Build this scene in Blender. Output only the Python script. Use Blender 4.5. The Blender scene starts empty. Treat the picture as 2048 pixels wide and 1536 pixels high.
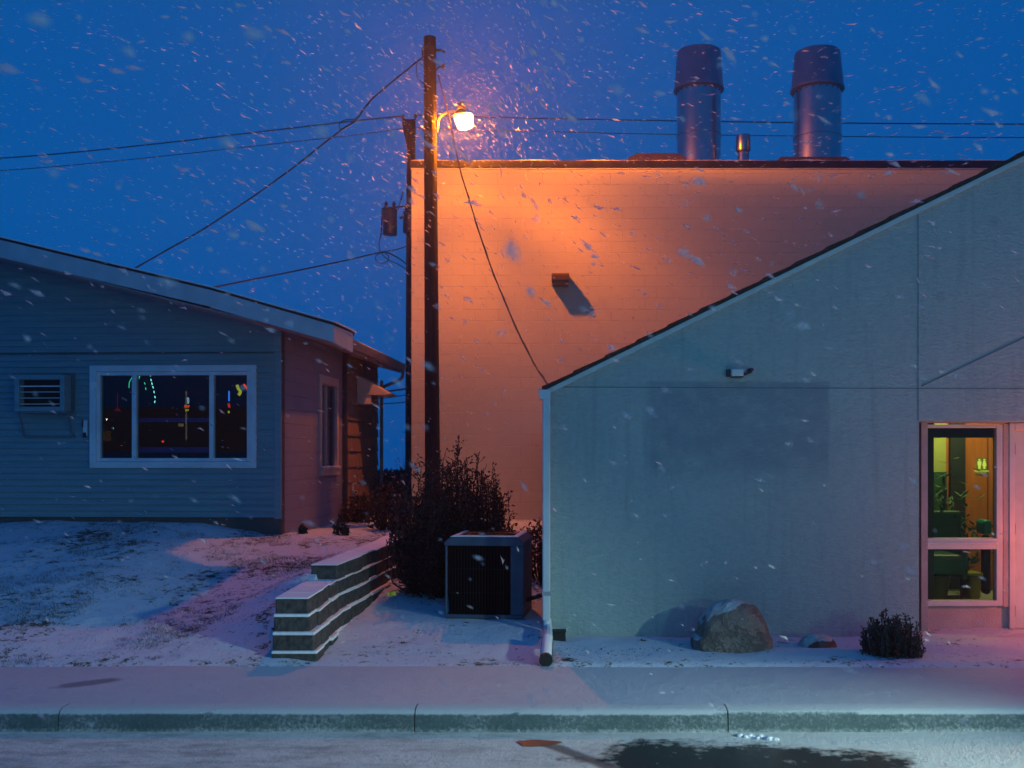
import bpy, bmesh, math, random
from mathutils import Vector, Matrix, noise
random.seed(7)
R = math.radians
SC = bpy.context.scene
COL = SC.collection
# ------------------------------------------------------------------ camera
F, HY, CX, CAMZ = 1991.0, 908.0, 1100.0, 1.78
cd = bpy.data.cameras.new("camera"); cam = bpy.data.objects.new("camera", cd); COL.objects.link(cam)
cam.location = (0, 0, CAMZ); cam.rotation_euler = (R(90), 0, 0)
cd.sensor_width = 36; cd.lens = F / 2048 * 36; cd.shift_y = (HY - 768) / 2048; cd.shift_x = (1024 - CX) / 2048
cd.clip_start = 0.05; cd.clip_end = 6000
cd.dof.use_dof = True; cd.dof.focus_distance = 13.0; cd.dof.aperture_fstop = 2.4
SC.camera = cam
# ------------------------------------------------------------------ world
w = bpy.data.worlds.new("World"); SC.world = w; w.use_nodes = True
nt = w.node_tree; nt.nodes.clear()
out = nt.nodes.new('ShaderNodeOutputWorld'); bg = nt.nodes.new('ShaderNodeBackground'); bg2 = nt.nodes.new('ShaderNodeBackground')
add = nt.nodes.new('ShaderNodeAddShader'); tc = nt.nodes.new('ShaderNodeTexCoord'); sx = nt.nodes.new('ShaderNodeSeparateXYZ')
rp = nt.nodes.new('ShaderNodeValToRGB')
nt.links.new(tc.outputs['Generated'], sx.inputs[0]); nt.links.new(sx.outputs[2], rp.inputs[0])
rp.color_ramp.elements[0].color = (0.0008, 0.080, 0.335, 1); rp.color_ramp.elements[1].color = (0.0006, 0.074, 0.310, 1)
e = rp.color_ramp.elements.new(0.22); e.color = (0.0008, 0.094, 0.365, 1)
nt.links.new(rp.outputs[0], bg.inputs[0]); bg.inputs[1].default_value = 0.97
sky = nt.nodes.new('ShaderNodeTexSky'); sky.sky_type = 'NISHITA'; sky.sun_disc = False
sky.sun_elevation = R(-3); sky.sun_rotation = R(200); nt.links.new(sky.outputs[0], bg2.inputs[0]); bg2.inputs[1].default_value = 0.012
nt.links.new(bg.outputs[0], add.inputs[0]); nt.links.new(bg2.outputs[0], add.inputs[1]); nt.links.new(add.outputs[0], out.inputs[0])
SC.view_settings.view_transform = 'Standard'; SC.view_settings.look = 'None'; SC.view_settings.exposure = 0; SC.view_settings.gamma = 1
SC.cycles.use_denoising = True
SC.cycles.max_bounces = 8; SC.cycles.transparent_max_bounces = 24; SC.cycles.volume_bounces = 0
SC.cycles.sample_clamp_indirect = 4

def P(px, py, Y):
    return Vector(((px - CX) * Y / F, Y, CAMZ + (HY - py) * Y / F))

def spot_light(name, loc, target, energy, color, size=70, blend=0.6, radius=0.1):
    l = bpy.data.lights.new(name, 'SPOT'); l.energy = energy; l.color = color; l.spot_size = R(size); l.spot_blend = blend
    l.shadow_soft_size = radius
    o = bpy.data.objects.new(name, l); COL.objects.link(o); o.location = loc
    o.rotation_euler = (Vector(target) - Vector(loc)).to_track_quat('-Z', 'Y').to_euler(); return o
def point_light(name, loc, energy, color, radius=0.05):
    l = bpy.data.lights.new(name, 'POINT'); l.energy = energy; l.color = color; l.shadow_soft_size = radius
    o = bpy.data.objects.new(name, l); COL.objects.link(o); o.location = loc; return o

# street lighting from a forecourt on the right of the frame (its lamps stand outside the picture)
TEAL = (0.36, 1.0, 0.82)
point_light('forecourt_light', (5.2, 0.0, 1.6), 190, TEAL, 0.35)
spot_light('forecourt_beam', (6.2, 3.2, 2.2), (1.3, 5.6, -0.15), 1900, (0.72, 1.0, 0.88), 60, 1.0, 0.10)
point_light('street_light_behind', (1.5, -7.0, 4.5), 300, (0.12, 0.95, 0.95), 0.5)
# red shop light beside the entrance door, just outside the frame
point_light('red_sign_light', (5.75, 9.0, 0.80), 105, (1.0, 0.15, 0.06), 0.10)

# ------------------------------------------------------------------ materials
_M = {}
def mat(name, col=(0.5, 0.5, 0.5), rough=0.6, metal=0.0, col2=None, nscale=6.0, ndetail=6.0, bump=0.0, bscale=40.0, spec=0.4, emit=None, estr=0.0, stretch=None, lo=0.35, hi=0.65):
    if name in _M: return _M[name]
    m = bpy.data.materials.new(name); m.use_nodes = True; t = m.node_tree; b = t.nodes['Principled BSDF']
    b.inputs['Roughness'].default_value = rough; b.inputs['Metallic'].default_value = metal
    b.inputs['Specular IOR Level'].default_value = spec
    c1 = tuple(col) + (1,)
    tc = t.nodes.new('ShaderNodeTexCoord'); mp = t.nodes.new('ShaderNodeMapping')
    t.links.new(tc.outputs['Object'], mp.inputs[0])
    if stretch: mp.inputs['Scale'].default_value = stretch
    n = t.nodes.new('ShaderNodeTexNoise'); n.inputs['Scale'].default_value = nscale; n.inputs['Detail'].default_value = ndetail
    t.links.new(mp.outputs[0], n.inputs['Vector'])
    r = t.nodes.new('ShaderNodeValToRGB'); t.links.new(n.outputs[0], r.inputs[0])
    r.color_ramp.elements[0].position = lo; r.color_ramp.elements[1].position = hi
    r.color_ramp.elements[0].color = c1
    r.color_ramp.elements[1].color = tuple(col2 if col2 else [min(1, c * 1.18) for c in col]) + (1,)
    t.links.new(r.outputs[0], b.inputs['Base Color'])
    if bump:
        n2 = t.nodes.new('ShaderNodeTexNoise'); n2.inputs['Scale'].default_value = bscale; n2.inputs['Detail'].default_value = 5
        t.links.new(mp.outputs[0], n2.inputs['Vector'])
        bp = t.nodes.new('ShaderNodeBump'); bp.inputs['Strength'].default_value = bump; bp.inputs['Distance'].default_value = 0.02
        t.links.new(n2.outputs[0], bp.inputs['Height']); t.links.new(bp.outputs[0], b.inputs['Normal'])
    if emit:
        b.inputs['Emission Color'].default_value = tuple(emit) + (1,); b.inputs['Emission Strength'].default_value = estr
    _M[name] = m; return m
def nd(t, typ, **k):
    n = t.nodes.new(typ)
    for a, v in k.items():
        if a.startswith('i_'): n.inputs[int(a[2:])].default_value = v
        else: setattr(n, a, v)
    return n
def math_n(t, op, a, b=None, c=None):
    n = t.nodes.new('ShaderNodeMath'); n.operation = op
    for i, v in enumerate((a, b, c)):
        if v is None: continue
        if isinstance(v, (int, float)): n.inputs[i].default_value = v
        else: t.links.new(v, n.inputs[i])
    return n.outputs[0]
def ramp(t, v, a, b):
    n = t.nodes.new('ShaderNodeMapRange'); n.interpolation_type = 'SMOOTHSTEP'
    t.links.new(v, n.inputs[0]); n.inputs[1].default_value = a; n.inputs[2].default_value = b; return n.outputs[0]
def mixc(t, f, a, b):
    n = t.nodes.new('ShaderNodeMix'); n.data_type = 'RGBA'
    if isinstance(f, (int, float)): n.inputs[0].default_value = f
    else: t.links.new(f, n.inputs[0])
    for i, v in ((6, a), (7, b)):
        if isinstance(v, tuple): n.inputs[i].default_value = v + (1,)
        else: t.links.new(v, n.inputs[i])
    return n.outputs[2]
def noise_n(t, vec, scale, detail=5, rough=0.55):
    n = t.nodes.new('ShaderNodeTexNoise'); n.inputs['Scale'].default_value = scale; n.inputs['Detail'].default_value = detail; n.inputs['Roughness'].default_value = rough
    t.links.new(vec, n.inputs['Vector']); return n.outputs[0]
def bump_n(t, h, strength, dist, normal=None):
    n = t.nodes.new('ShaderNodeBump'); n.inputs['Strength'].default_value = strength; n.inputs['Distance'].default_value = dist
    t.links.new(h, n.inputs['Height'])
    if normal is not None: t.links.new(normal, n.inputs['Normal'])
    return n.outputs[0]
def base(name, rough=0.7, spec=0.3):
    m = bpy.data.materials.new(name); m.use_nodes = True; t = m.node_tree; b = t.nodes['Principled BSDF']
    b.inputs['Roughness'].default_value = rough; b.inputs['Specular IOR Level'].default_value = spec
    g = t.nodes.new('ShaderNodeNewGeometry'); return m, t, b, g
def sepxyz(t, v):
    n = t.nodes.new('ShaderNodeSeparateXYZ'); t.links.new(v, n.inputs[0]); return n.outputs

# snow on the lawn and beds: white with grass and soil showing in patches
def snow_ground():
    m, t, b, g = base('snowy_ground', 0.75, 0.25); pos = g.outputs['Position']; x, y, z = sepxyz(t, pos)
    n1 = noise_n(t, pos, 1.1, 4); n2 = noise_n(t, pos, 9.0, 8, 0.7); n3 = noise_n(t, pos, 42.0, 6, 0.7)
    fine = math_n(t, 'ADD', math_n(t, 'MULTIPLY', n2, 0.6), math_n(t, 'MULTIPLY', n3, 0.4))
    th = math_n(t, 'SUBTRACT', math_n(t, 'ADD', 0.722, math_n(t, 'MULTIPLY', ramp(t, x, -2.3, -1.7), 0.04)), math_n(t, 'MULTIPLY', n1, 0.36))     # where patches gather
    # more grass through the snow at the top right of the lawn and its lower edge
    edge = ramp(t, math_n(t, 'ABSOLUTE', math_n(t, 'SUBTRACT', y, 8.42)), 0.22, 0.02)
    th = math_n(t, 'SUBTRACT', th, math_n(t, 'MULTIPLY', edge, 0.035))
    bare = ramp(t, math_n(t, 'SUBTRACT', fine, th), -0.015, 0.05)
    col = mixc(t, bare, mixc(t, n2, (0.52, 0.60, 0.70), (0.66, 0.74, 0.83)), mixc(t, n3, (0.02, 0.035, 0.03), (0.09, 0.10, 0.07)))
    t.links.new(col, b.inputs['Base Color'])
    h = math_n(t, 'ADD', math_n(t, 'MULTIPLY', n2, 0.7), math_n(t, 'MULTIPLY', n3, 0.3))
    h = math_n(t, 'SUBTRACT', h, math_n(t, 'MULTIPLY', bare, 0.35))
    t.links.new(bump_n(t, h, 0.55, 0.07), b.inputs['Normal']); return m
def snow_flat(name, streak=False):
    m, t, b, g = base(name, 0.6, 0.3); pos = g.outputs['Position']
    n1 = noise_n(t, pos, 0.8, 4); n2 = noise_n(t, pos, 60, 5, 0.7)
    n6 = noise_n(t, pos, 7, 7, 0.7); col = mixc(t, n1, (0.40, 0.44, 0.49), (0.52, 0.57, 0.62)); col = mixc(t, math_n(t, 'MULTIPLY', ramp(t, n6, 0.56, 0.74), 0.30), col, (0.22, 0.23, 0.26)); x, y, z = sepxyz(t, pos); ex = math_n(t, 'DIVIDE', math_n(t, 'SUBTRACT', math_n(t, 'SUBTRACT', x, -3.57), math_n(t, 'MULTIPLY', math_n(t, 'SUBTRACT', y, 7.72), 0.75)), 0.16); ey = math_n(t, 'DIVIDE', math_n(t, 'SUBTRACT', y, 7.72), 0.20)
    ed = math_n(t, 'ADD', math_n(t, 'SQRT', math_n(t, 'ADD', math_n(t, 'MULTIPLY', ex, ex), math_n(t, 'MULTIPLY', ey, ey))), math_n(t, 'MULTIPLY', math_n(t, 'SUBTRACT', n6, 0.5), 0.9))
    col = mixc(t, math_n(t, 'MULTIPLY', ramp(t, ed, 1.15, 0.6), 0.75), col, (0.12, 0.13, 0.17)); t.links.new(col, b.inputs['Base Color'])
    t.links.new(bump_n(t, math_n(t, 'ADD', math_n(t, 'ADD', math_n(t, 'MULTIPLY', n2, 0.3), math_n(t, 'MULTIPLY', n6, 0.8)), n1), 0.5, 0.035), b.inputs['Normal']); return m
def street_mat():
    m, t, b, g = base('street_surface', 0.6, 0.5); pos = g.outputs['Position']; x, y, z = sepxyz(t, pos)
    n1 = noise_n(t, pos, 1.6, 5); 
    mp = nd(t, 'ShaderNodeMapping'); t.links.new(pos, mp.inputs[0]); mp.inputs['Rotation'].default_value = (0, 0, R(-18)); mp.inputs['Scale'].default_value = (1, 2.4, 1)
    n2 = noise_n(t, mp.outputs[0], 3.0, 6, 0.65); n3 = noise_n(t, pos, 70, 4, 0.7)
    # bare wet patch below the kerb
    dx = math_n(t, 'DIVIDE', math_n(t, 'SUBTRACT', x, 1.28), 1.12); yy = math_n(t, 'ADD', y, math_n(t, 'MULTIPLY', math_n(t, 'SUBTRACT', x, 1.16), 0.10))
    dy = math_n(t, 'DIVIDE', math_n(t, 'SUBTRACT', yy, 6.22), 0.47)
    d = math_n(t, 'SQRT', math_n(t, 'ADD', math_n(t, 'MULTIPLY', dx, dx), math_n(t, 'MULTIPLY', dy, dy)))
    d = math_n(t, 'ADD', d, math_n(t, 'MULTIPLY', math_n(t, 'SUBTRACT', n2, 0.5), 1.0)); d = math_n(t, 'ADD', d, math_n(t, 'MULTIPLY', math_n(t, 'SUBTRACT', noise_n(t, pos, 14, 6, 0.75), 0.5), 0.9))
    d = math_n(t, 'ADD', d, math_n(t, 'MULTIPLY', math_n(t, 'SUBTRACT', noise_n(t, pos, 2.3, 4), 0.5), 1.2)); wet = ramp(t, d, 1.12, 0.72); wet = math_n(t, 'MULTIPLY', wet, math_n(t, 'SUBTRACT', 1.0, math_n(t, 'MULTIPLY', ramp(t, noise_n(t, pos, 9, 6, 0.7), 0.60, 0.72), 0.45)))
    # a tyre track running towards the camera
    line = math_n(t, 'ABSOLUTE', math_n(t, 'SUBTRACT', math_n(t, 'ADD', x, 0.02), math_n(t, 'MULTIPLY', math_n(t, 'SUBTRACT', 6.62, y), 0.80)))
    tr = math_n(t, 'MULTIPLY', ramp(t, math_n(t, 'ADD', line, math_n(t, 'MULTIPLY', n2, 0.05)), 0.13, 0.06), ramp(t, y, 6.66, 6.58))
    thin = math_n(t, 'MULTIPLY', ramp(t, math_n(t, 'ADD', n2, math_n(t, 'MULTIPLY', n3, 0.25)), 0.52, 0.85), 0.6)
    thin = math_n(t, 'MULTIPLY', thin, ramp(t, x, 2.2, -1.5)); grit = ramp(t, noise_n(t, pos, 26, 7, 0.8), 0.54, 0.68); thin = math_n(t, 'MAXIMUM', thin, math_n(t, 'MULTIPLY', grit, ramp(t, x, 3.2, -2.5)))
    snow = mixc(t, n3, (0.55, 0.56, 0.55), (0.86, 0.87, 0.85))
    snow = mixc(t, thin, snow, (0.15, 0.14, 0.145))
    snow = mixc(t, math_n(t, 'MULTIPLY', tr, 0.8), snow, (0.075, 0.06, 0.058))
    col = mixc(t, wet, snow, mixc(t, n3, (0.006, 0.008, 0.011), (0.022, 0.026, 0.03)))
    t.links.new(col, b.inputs['Base Color'])
    rg = nd(t, 'ShaderNodeMix'); t.links.new(wet, rg.inputs[0]); rg.inputs[2].default_value = 0.75; rg.inputs[3].default_value = 0.2; sg = nd(t, 'ShaderNodeMix'); t.links.new(wet, sg.inputs[0]); sg.inputs[2].default_value = 0.4; sg.inputs[3].default_value = 0.14; t.links.new(sg.outputs[0], b.inputs['Specular IOR Level'])
    t.links.new(rg.outputs[0], b.inputs['Roughness'])
    h = math_n(t, 'SUBTRACT', math_n(t, 'ADD', math_n(t, 'MULTIPLY', n3, 0.45), math_n(t, 'MULTIPLY', noise_n(t, pos, 18, 6, 0.7), 0.7)), math_n(t, 'MULTIPLY', math_n(t, 'MAXIMUM', wet, tr), 0.5))
    t.links.new(bump_n(t, h, 0.8, 0.05), b.inputs['Normal']); return m
def kerb_mat():
    m, t, b, g = base('frosted_kerb', 0.8, 0.3); pos = g.outputs['Position']; x, y, z = sepxyz(t, pos); nz = sepxyz(t, g.outputs['Normal'])[2]
    n1 = noise_n(t, pos, 3, 5); n2 = noise_n(t, pos, 45, 7, 0.75)
    con = mixc(t, noise_n(t, pos, 6, 6, 0.7), (0.04, 0.075, 0.085), (0.12, 0.165, 0.175))
    s = math_n(t, 'ADD', math_n(t, 'ADD', math_n(t, 'MULTIPLY', n2, 0.8), math_n(t, 'MULTIPLY', noise_n(t, pos, 1.3, 4), 0.6)), math_n(t, 'MULTIPLY', ramp(t, z, -0.05, 0.01), 0.12))
    s = math_n(t, 'ADD', s, math_n(t, 'MULTIPLY', ramp(t, z, -0.11, -0.15), 0.14))
    s = math_n(t, 'ADD', s, math_n(t, 'MULTIPLY', ramp(t, nz, 0.35, 0.8), 0.5))
    f = ramp(t, s, 0.66, 1.05)
    t.links.new(mixc(t, f, con, (0.48, 0.52, 0.55)), b.inputs['Base Color'])
    t.links.new(bump_n(t, n2, 0.6, 0.02), b.inputs['Normal']); return m
def block_mat(name, cA, cB, bw=0.40, bh=0.2032, vert='x', off=(0, 0), strength=0.5, mort=0.42):
    m, t, b, g = base(name, 0.62, 0.35); tcn = nd(t, 'ShaderNodeTexCoord'); x, y, z = sepxyz(t, tcn.outputs['Object'])
    cb = nd(t, 'ShaderNodeCombineXYZ'); t.links.new(math_n(t, 'ADD', x if vert == 'x' else y, off[0]), cb.inputs[0]); t.links.new(math_n(t, 'ADD', z, off[1]), cb.inputs[1])
    wob = noise_n(t, tcn.outputs['Object'], 9, 3)
    v = nd(t, 'ShaderNodeVectorMath', operation='ADD'); t.links.new(cb.outputs[0], v.inputs[0])
    cw = nd(t, 'ShaderNodeCombineXYZ'); t.links.new(math_n(t, 'MULTIPLY', wob, 0.008), cw.inputs[1]); t.links.new(cw.outputs[0], v.inputs[1])
    br = nd(t, 'ShaderNodeTexBrick'); t.links.new(v.outputs[0], br.inputs['Vector'])
    br.inputs['Scale'].default_value = 1; br.inputs['Mortar Size'].default_value = 0.0055; br.inputs['Mortar Smooth'].default_value = 0.5
    br.inputs['Brick Width'].default_value = bw; br.inputs['Row Height'].default_value = bh
    br.inputs['Color1'].default_value = (0.35, 0.35, 0.35, 1); br.inputs['Color2'].default_value = (0.65, 0.65, 0.65, 1); br.inputs['Mortar'].default_value = (0, 0, 0, 1)
    n1 = noise_n(t, tcn.outputs['Object'], 0.7, 5); n2 = noise_n(t, tcn.outputs['Object'], 35, 6, 0.7)
    bl = sepxyz(t, br.outputs['Color'])[0]
    f = math_n(t, 'ADD', math_n(t, 'MULTIPLY', bl, 0.45), math_n(t, 'MULTIPLY', n1, 0.7))
    col = mixc(t, f, cA, cB)
    gap = noise_n(t, tcn.outputs['Object'], 1.7, 4)
    mm = math_n(t, 'MULTIPLY', br.outputs['Fac'], ramp(t, gap, 0.30, 0.62))
    col = mixc(t, math_n(t, 'MULTIPLY', mm, mort), col, tuple(c * 0.35 for c in cA))
    spots = ramp(t, noise_n(t, tcn.outputs['Object'], 14, 2), 0.80, 0.84)
    col = mixc(t, math_n(t, 'MULTIPLY', spots, 0.5), col, (0.12, 0.10, 0.09))
    t.links.new(col, b.inputs['Base Color'])
    h = math_n(t, 'SUBTRACT', math_n(t, 'ADD', math_n(t, 'MULTIPLY', n2, 0.12), math_n(t, 'MULTIPLY', bl, 0.25)), mm)
    t.links.new(bump_n(t, h, strength, 0.010), b.inputs['Normal']); return m
def stucco_mat():
    m, t, b, g = base('stucco_paint', 0.72, 0.3); pos = g.outputs['Position']; x, y, z = sepxyz(t, pos)
    n1 = noise_n(t, pos, 0.9, 5); mpd = nd(t, 'ShaderNodeMapping'); t.links.new(pos, mpd.inputs[0]); mpd.inputs['Rotation'].default_value = (0, R(32), 0); mpd.inputs['Scale'].default_value = (1, 1, 2.2); n2 = noise_n(t, mpd.outputs[0], 22, 7, 0.68); n3 = noise_n(t, pos, 110, 3); n4 = noise_n(t, pos, 5, 5)
    col = mixc(t, n1, (0.37, 0.52, 0.49), (0.48, 0.64, 0.60))
    mps = nd(t, 'ShaderNodeMapping'); t.links.new(pos, mps.inputs[0]); mps.inputs['Scale'].default_value = (5, 1, 0.35); n5 = noise_n(t, mps.outputs[0], 2.0, 6, 0.65)
    col = mixc(t, math_n(t, 'MULTIPLY', ramp(t, n5, 0.50, 0.72), 0.38), col, (0.26, 0.36, 0.36))
    # rectangle of older paint where a sign once hung
    wob = math_n(t, 'MULTIPLY', math_n(t, 'SUBTRACT', n4, 0.5), 0.05)
    xw = math_n(t, 'ADD', x, wob); zw = math_n(t, 'ADD', z, wob)
    rx = math_n(t, 'MULTIPLY', ramp(t, xw, 0.86, 1.02), ramp(t, xw, 2.71, 2.66)); rz = math_n(t, 'MULTIPLY', ramp(t, zw, 1.38, 1.80), ramp(t, zw, 2.49, 2.46))
    patch = math_n(t, 'MULTIPLY', math_n(t, 'MULTIPLY', rx, rz), ramp(t, n4, 0.1, 0.6))
    col = mixc(t, math_n(t, 'MULTIPLY', patch, 0.62), col, (0.20, 0.29, 0.35))
    # filled anchor holes high on the right panel
    v = nd(t, 'ShaderNodeTexVoronoi'); v.inputs['Scale'].default_value = 2.6; t.links.new(pos, v.inputs['Vector'])
    sp = math_n(t, 'MULTIPLY', ramp(t, v.outputs['Distance'], 0.17, 0.09), math_n(t, 'MULTIPLY', ramp(t, x, 3.55, 3.7), ramp(t, z, 3.0, 3.3)))
    col = mixc(t, math_n(t, 'MULTIPLY', sp, 0.35), col, (0.25, 0.30, 0.33))
    splash = ramp(t, math_n(t, 'ADD', z, math_n(t, 'MULTIPLY', n4, 0.12)), 0.16, 0.02)
    col = mixc(t, math_n(t, 'MULTIPLY', splash, 0.4), col, (0.30, 0.27, 0.24))
    t.links.new(col, b.inputs['Base Color'])
    h = math_n(t, 'ADD', n2, math_n(t, 'MULTIPLY', n3, 0.3))
    col = mixc(t, math_n(t, 'MULTIPLY', ramp(t, n2, 0.62, 0.30), 0.35), col, (0.25, 0.33, 0.36)); t.links.new(col, b.inputs['Base Color'])
    t.links.new(bump_n(t, h, 0.9, 0.03), b.inputs['Normal']); return m
def rock_mat(name, cA, cB, snow=0.62):
    m, t, b, g = base(name, 0.8, 0.3); pos = g.outputs['Position']; N = sepxyz(t, g.outputs['Normal'])
    n1 = noise_n(t, pos, 9, 6, 0.65); n2 = noise_n(t, pos, 60, 5, 0.7)
    col = mixc(t, n1, cA, cB); col = mixc(t, ramp(t, n2, 0.55, 0.7), col, tuple(c * 0.45 for c in cA))
    s = math_n(t, 'ADD', math_n(t, 'SUBTRACT', N[2], math_n(t, 'MULTIPLY', N[0], 0.42)), math_n(t, 'MULTIPLY', math_n(t, 'SUBTRACT', n1, 0.5), 0.7))
    t.links.new(mixc(t, ramp(t, s, snow, snow + 0.1), col, (0.78, 0.8, 0.83)), b.inputs['Base Color'])
    rdg = ramp(t, math_n(t, 'ABSOLUTE', math_n(t, 'SUBTRACT', noise_n(t, pos, 3.2, 7, 0.7), 0.5)), 0.0, 0.05); t.links.new(bump_n(t, math_n(t, 'ADD', math_n(t, 'ADD', n1, math_n(t, 'MULTIPLY', n2, 0.4)), math_n(t, 'MULTIPLY', rdg, 0.35)), 1.0, 0.09), b.inputs['Normal']); return m
def glass_mat(name, tint=(0.85, 0.9, 0.9), ior=1.5, boost=1.0):
    m = bpy.data.materials.new(name); m.use_nodes = True; t = m.node_tree; t.nodes.clear()
    o = nd(t, 'ShaderNodeOutputMaterial'); mx = nd(t, 'ShaderNodeMixShader'); tr = nd(t, 'ShaderNodeBsdfTransparent'); gl = nd(t, 'ShaderNodeBsdfGlossy')
    tr.inputs[0].default_value = tint + (1,); gl.inputs['Roughness'].default_value = 0.0
    fr = nd(t, 'ShaderNodeFresnel'); fr.inputs[0].default_value = ior
    t.links.new(math_n(t, 'MULTIPLY', fr.outputs[0], boost), mx.inputs[0]); t.links.new(tr.outputs[0], mx.inputs[1]); t.links.new(gl.outputs[0], mx.inputs[2]); t.links.new(mx.outputs[0], o.inputs[0])
    return m
def glow_mat(name, col, s):
    return mat(name, (0.02, 0.02, 0.02), 0.5, emit=col, estr=s)

SNOW = mat('snow', (0.74, 0.76, 0.80), 0.7, col2=(0.84, 0.85, 0.87), bump=0.4, bscale=30)
SNOWG = snow_ground(); SNOWF = snow_flat('snowy_pavement'); STREET = street_mat(); KERB = kerb_mat()
CMU = block_mat('painted_block', (0.58, 0.50, 0.32), (0.66, 0.57, 0.38), 0.4064, 0.2032, strength=0.5, mort=0.22)
CMU_SIDE = block_mat('painted_block_side', (0.17, 0.18, 0.28), (0.24, 0.24, 0.35), 0.4064, 0.2032, 'y', (0, 0.02), 0.8)
STUCCO = stucco_mat()
WHITE = mat('white_trim', (0.44, 0.48, 0.52), 0.5, col2=(0.52, 0.56, 0.60), nscale=5, bump=0.1)
VINYL = mat('vinyl_window', (0.62, 0.64, 0.68), 0.4, nscale=4)
SIDING = mat('grey_siding', (0.16, 0.28, 0.32), 0.6, col2=(0.21, 0.33, 0.37), nscale=3, stretch=(0.4, 1, 6), bump=0.15, bscale=25)
DARK = mat('dark_interior', (0.02, 0.02, 0.022), 0.8)
DKMETAL = mat('dark_metal', (0.03, 0.028, 0.028), 0.45, 0.3, bump=0.1)
BLACK = mat('black_rubber', (0.012, 0.012, 0.012), 0.6)
WOODPOLE = mat('weathered_pole_wood', (0.012, 0.009, 0.010), 0.9, col2=(0.028, 0.02, 0.02), nscale=14, stretch=(1, 1, 0.08), bump=0.8, bscale=30)
GALV = mat('galvanised_steel', (0.40, 0.37, 0.38), 0.30, 1.0, col2=(0.50, 0.46, 0.47), nscale=2.5, stretch=(1, 1, 0.3), bump=0.05, bscale=8)
GUTTERM = mat('painted_gutter', (0.26, 0.22, 0.22), 0.45, nscale=4)

# ------------------------------------------------------------------ mesh helpers
class MB:
    def __init__(s): s.v = []; s.f = []
    def add(s, vs, fs):
        n = len(s.v); s.v += [tuple(v) for v in vs]; s.f += [tuple(i + n for i in f) for f in fs]; return s
    def box(s, x0, x1, y0, y1, z0, z1):
        return s.add([(x0, y0, z0), (x1, y0, z0), (x1, y1, z0), (x0, y1, z0), (x0, y0, z1), (x1, y0, z1), (x1, y1, z1), (x0, y1, z1)],
                     [(0, 3, 2, 1), (4, 5, 6, 7), (0, 1, 5, 4), (1, 2, 6, 5), (2, 3, 7, 6), (3, 0, 4, 7)])
    def prism(s, poly, a, b, axis='y'):
        """poly of (u,v); extruded along axis from a to b. axis y: u=x v=z ; x: u=y v=z ; z: u=x v=y"""
        n = len(poly); vs = []
        for c in (a, b):
            for u, v in poly: vs.append((u, c, v) if axis == 'y' else ((c, u, v) if axis == 'x' else (u, v, c)))
        return s.add(vs, [tuple(range(n))[::-1], tuple(range(n, 2 * n))] + [(i, (i + 1) % n, n + (i + 1) % n, n + i) for i in range(n)])
    def tube(s, pts, r, sides=6, caps=True):
        pts = [Vector(p) for p in pts]; n = len(pts); rs = r if isinstance(r, (list, tuple)) else [r] * n; vs = []
        up = Vector((0.13, 0.21, 0.97))
        for i, p in enumerate(pts):
            d = (pts[min(i + 1, n - 1)] - pts[max(i - 1, 0)]).normalized()
            a = d.cross(up); a = a.normalized() if a.length > 0.05 else d.cross(Vector((1, 0, 0))).normalized(); b = d.cross(a)
            for k in range(sides):
                t = 2 * math.pi * k / sides; vs.append(p + (a * math.cos(t) + b * math.sin(t)) * rs[i])
        fs = [(i * sides + k, i * sides + (k + 1) % sides, (i + 1) * sides + (k + 1) % sides, (i + 1) * sides + k) for i in range(n - 1) for k in range(sides)]
        if caps: fs += [tuple(range(sides))[::-1], tuple(range((n - 1) * sides, n * sides))]
        return s.add(vs, fs)
    def lathe(s, c, prof, sides=32, caps=True):
        vs = [(c[0] + r * math.cos(2 * math.pi * k / sides), c[1] + r * math.sin(2 * math.pi * k / sides), c[2] + z) for r, z in prof for k in range(sides)]
        fs = [(i * sides + k, i * sides + (k + 1) % sides, (i + 1) * sides + (k + 1) % sides, (i + 1) * sides + k) for i in range(len(prof) - 1) for k in range(sides)]
        if caps: fs += [tuple(range(sides))[::-1], tuple(range((len(prof) - 1) * sides, len(prof) * sides))]
        return s.add(vs, fs)
    def quad(s, a, b, c, d): return s.add([a, b, c, d], [(0, 1, 2, 3)])

def thing(name, label, cat, loc=(0, 0, 0), rotz=0.0, group=None):
    o = bpy.data.objects.new(name, None); COL.objects.link(o); o.location = loc; o.rotation_euler = (0, 0, rotz); o.empty_display_size = 0.2
    o['label'] = label; o['category'] = cat
    if group: o['group'] = group
    return o
def root_of(p):
    while p.parent: p = p.parent
    return p
def obj(name, mb, m, parent=None, smooth=False, bevel=0.0, local=False, label=None, fix=True):
    me = bpy.data.meshes.new(name); vs = mb.v
    if parent is not None and not local:
        q = root_of(parent).location; vs = [(a[0] - q[0], a[1] - q[1], a[2] - q[2]) for a in vs]
    me.from_pydata(vs, [], mb.f)
    if fix:
        bm = bmesh.new(); bm.from_mesh(me); bmesh.ops.recalc_face_normals(bm, faces=bm.faces); bm.to_mesh(me); bm.free()
    me.materials.append(m)
    if smooth:
        for p in me.polygons: p.use_smooth = True
    o = bpy.data.objects.new(name, me); COL.objects.link(o)
    if parent is not None: o.parent = parent
    if bevel:
        b = o.modifiers.new('bevel', 'BEVEL'); b.width = bevel; b.segments = 2; b.limit_method = 'ANGLE'
    if smooth and not bevel and name != 'falling_snow':
        try:
            me.set_sharp_from_angle(angle=R(35))
        except Exception: pass
    if label: o['label'] = label
    return o
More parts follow.
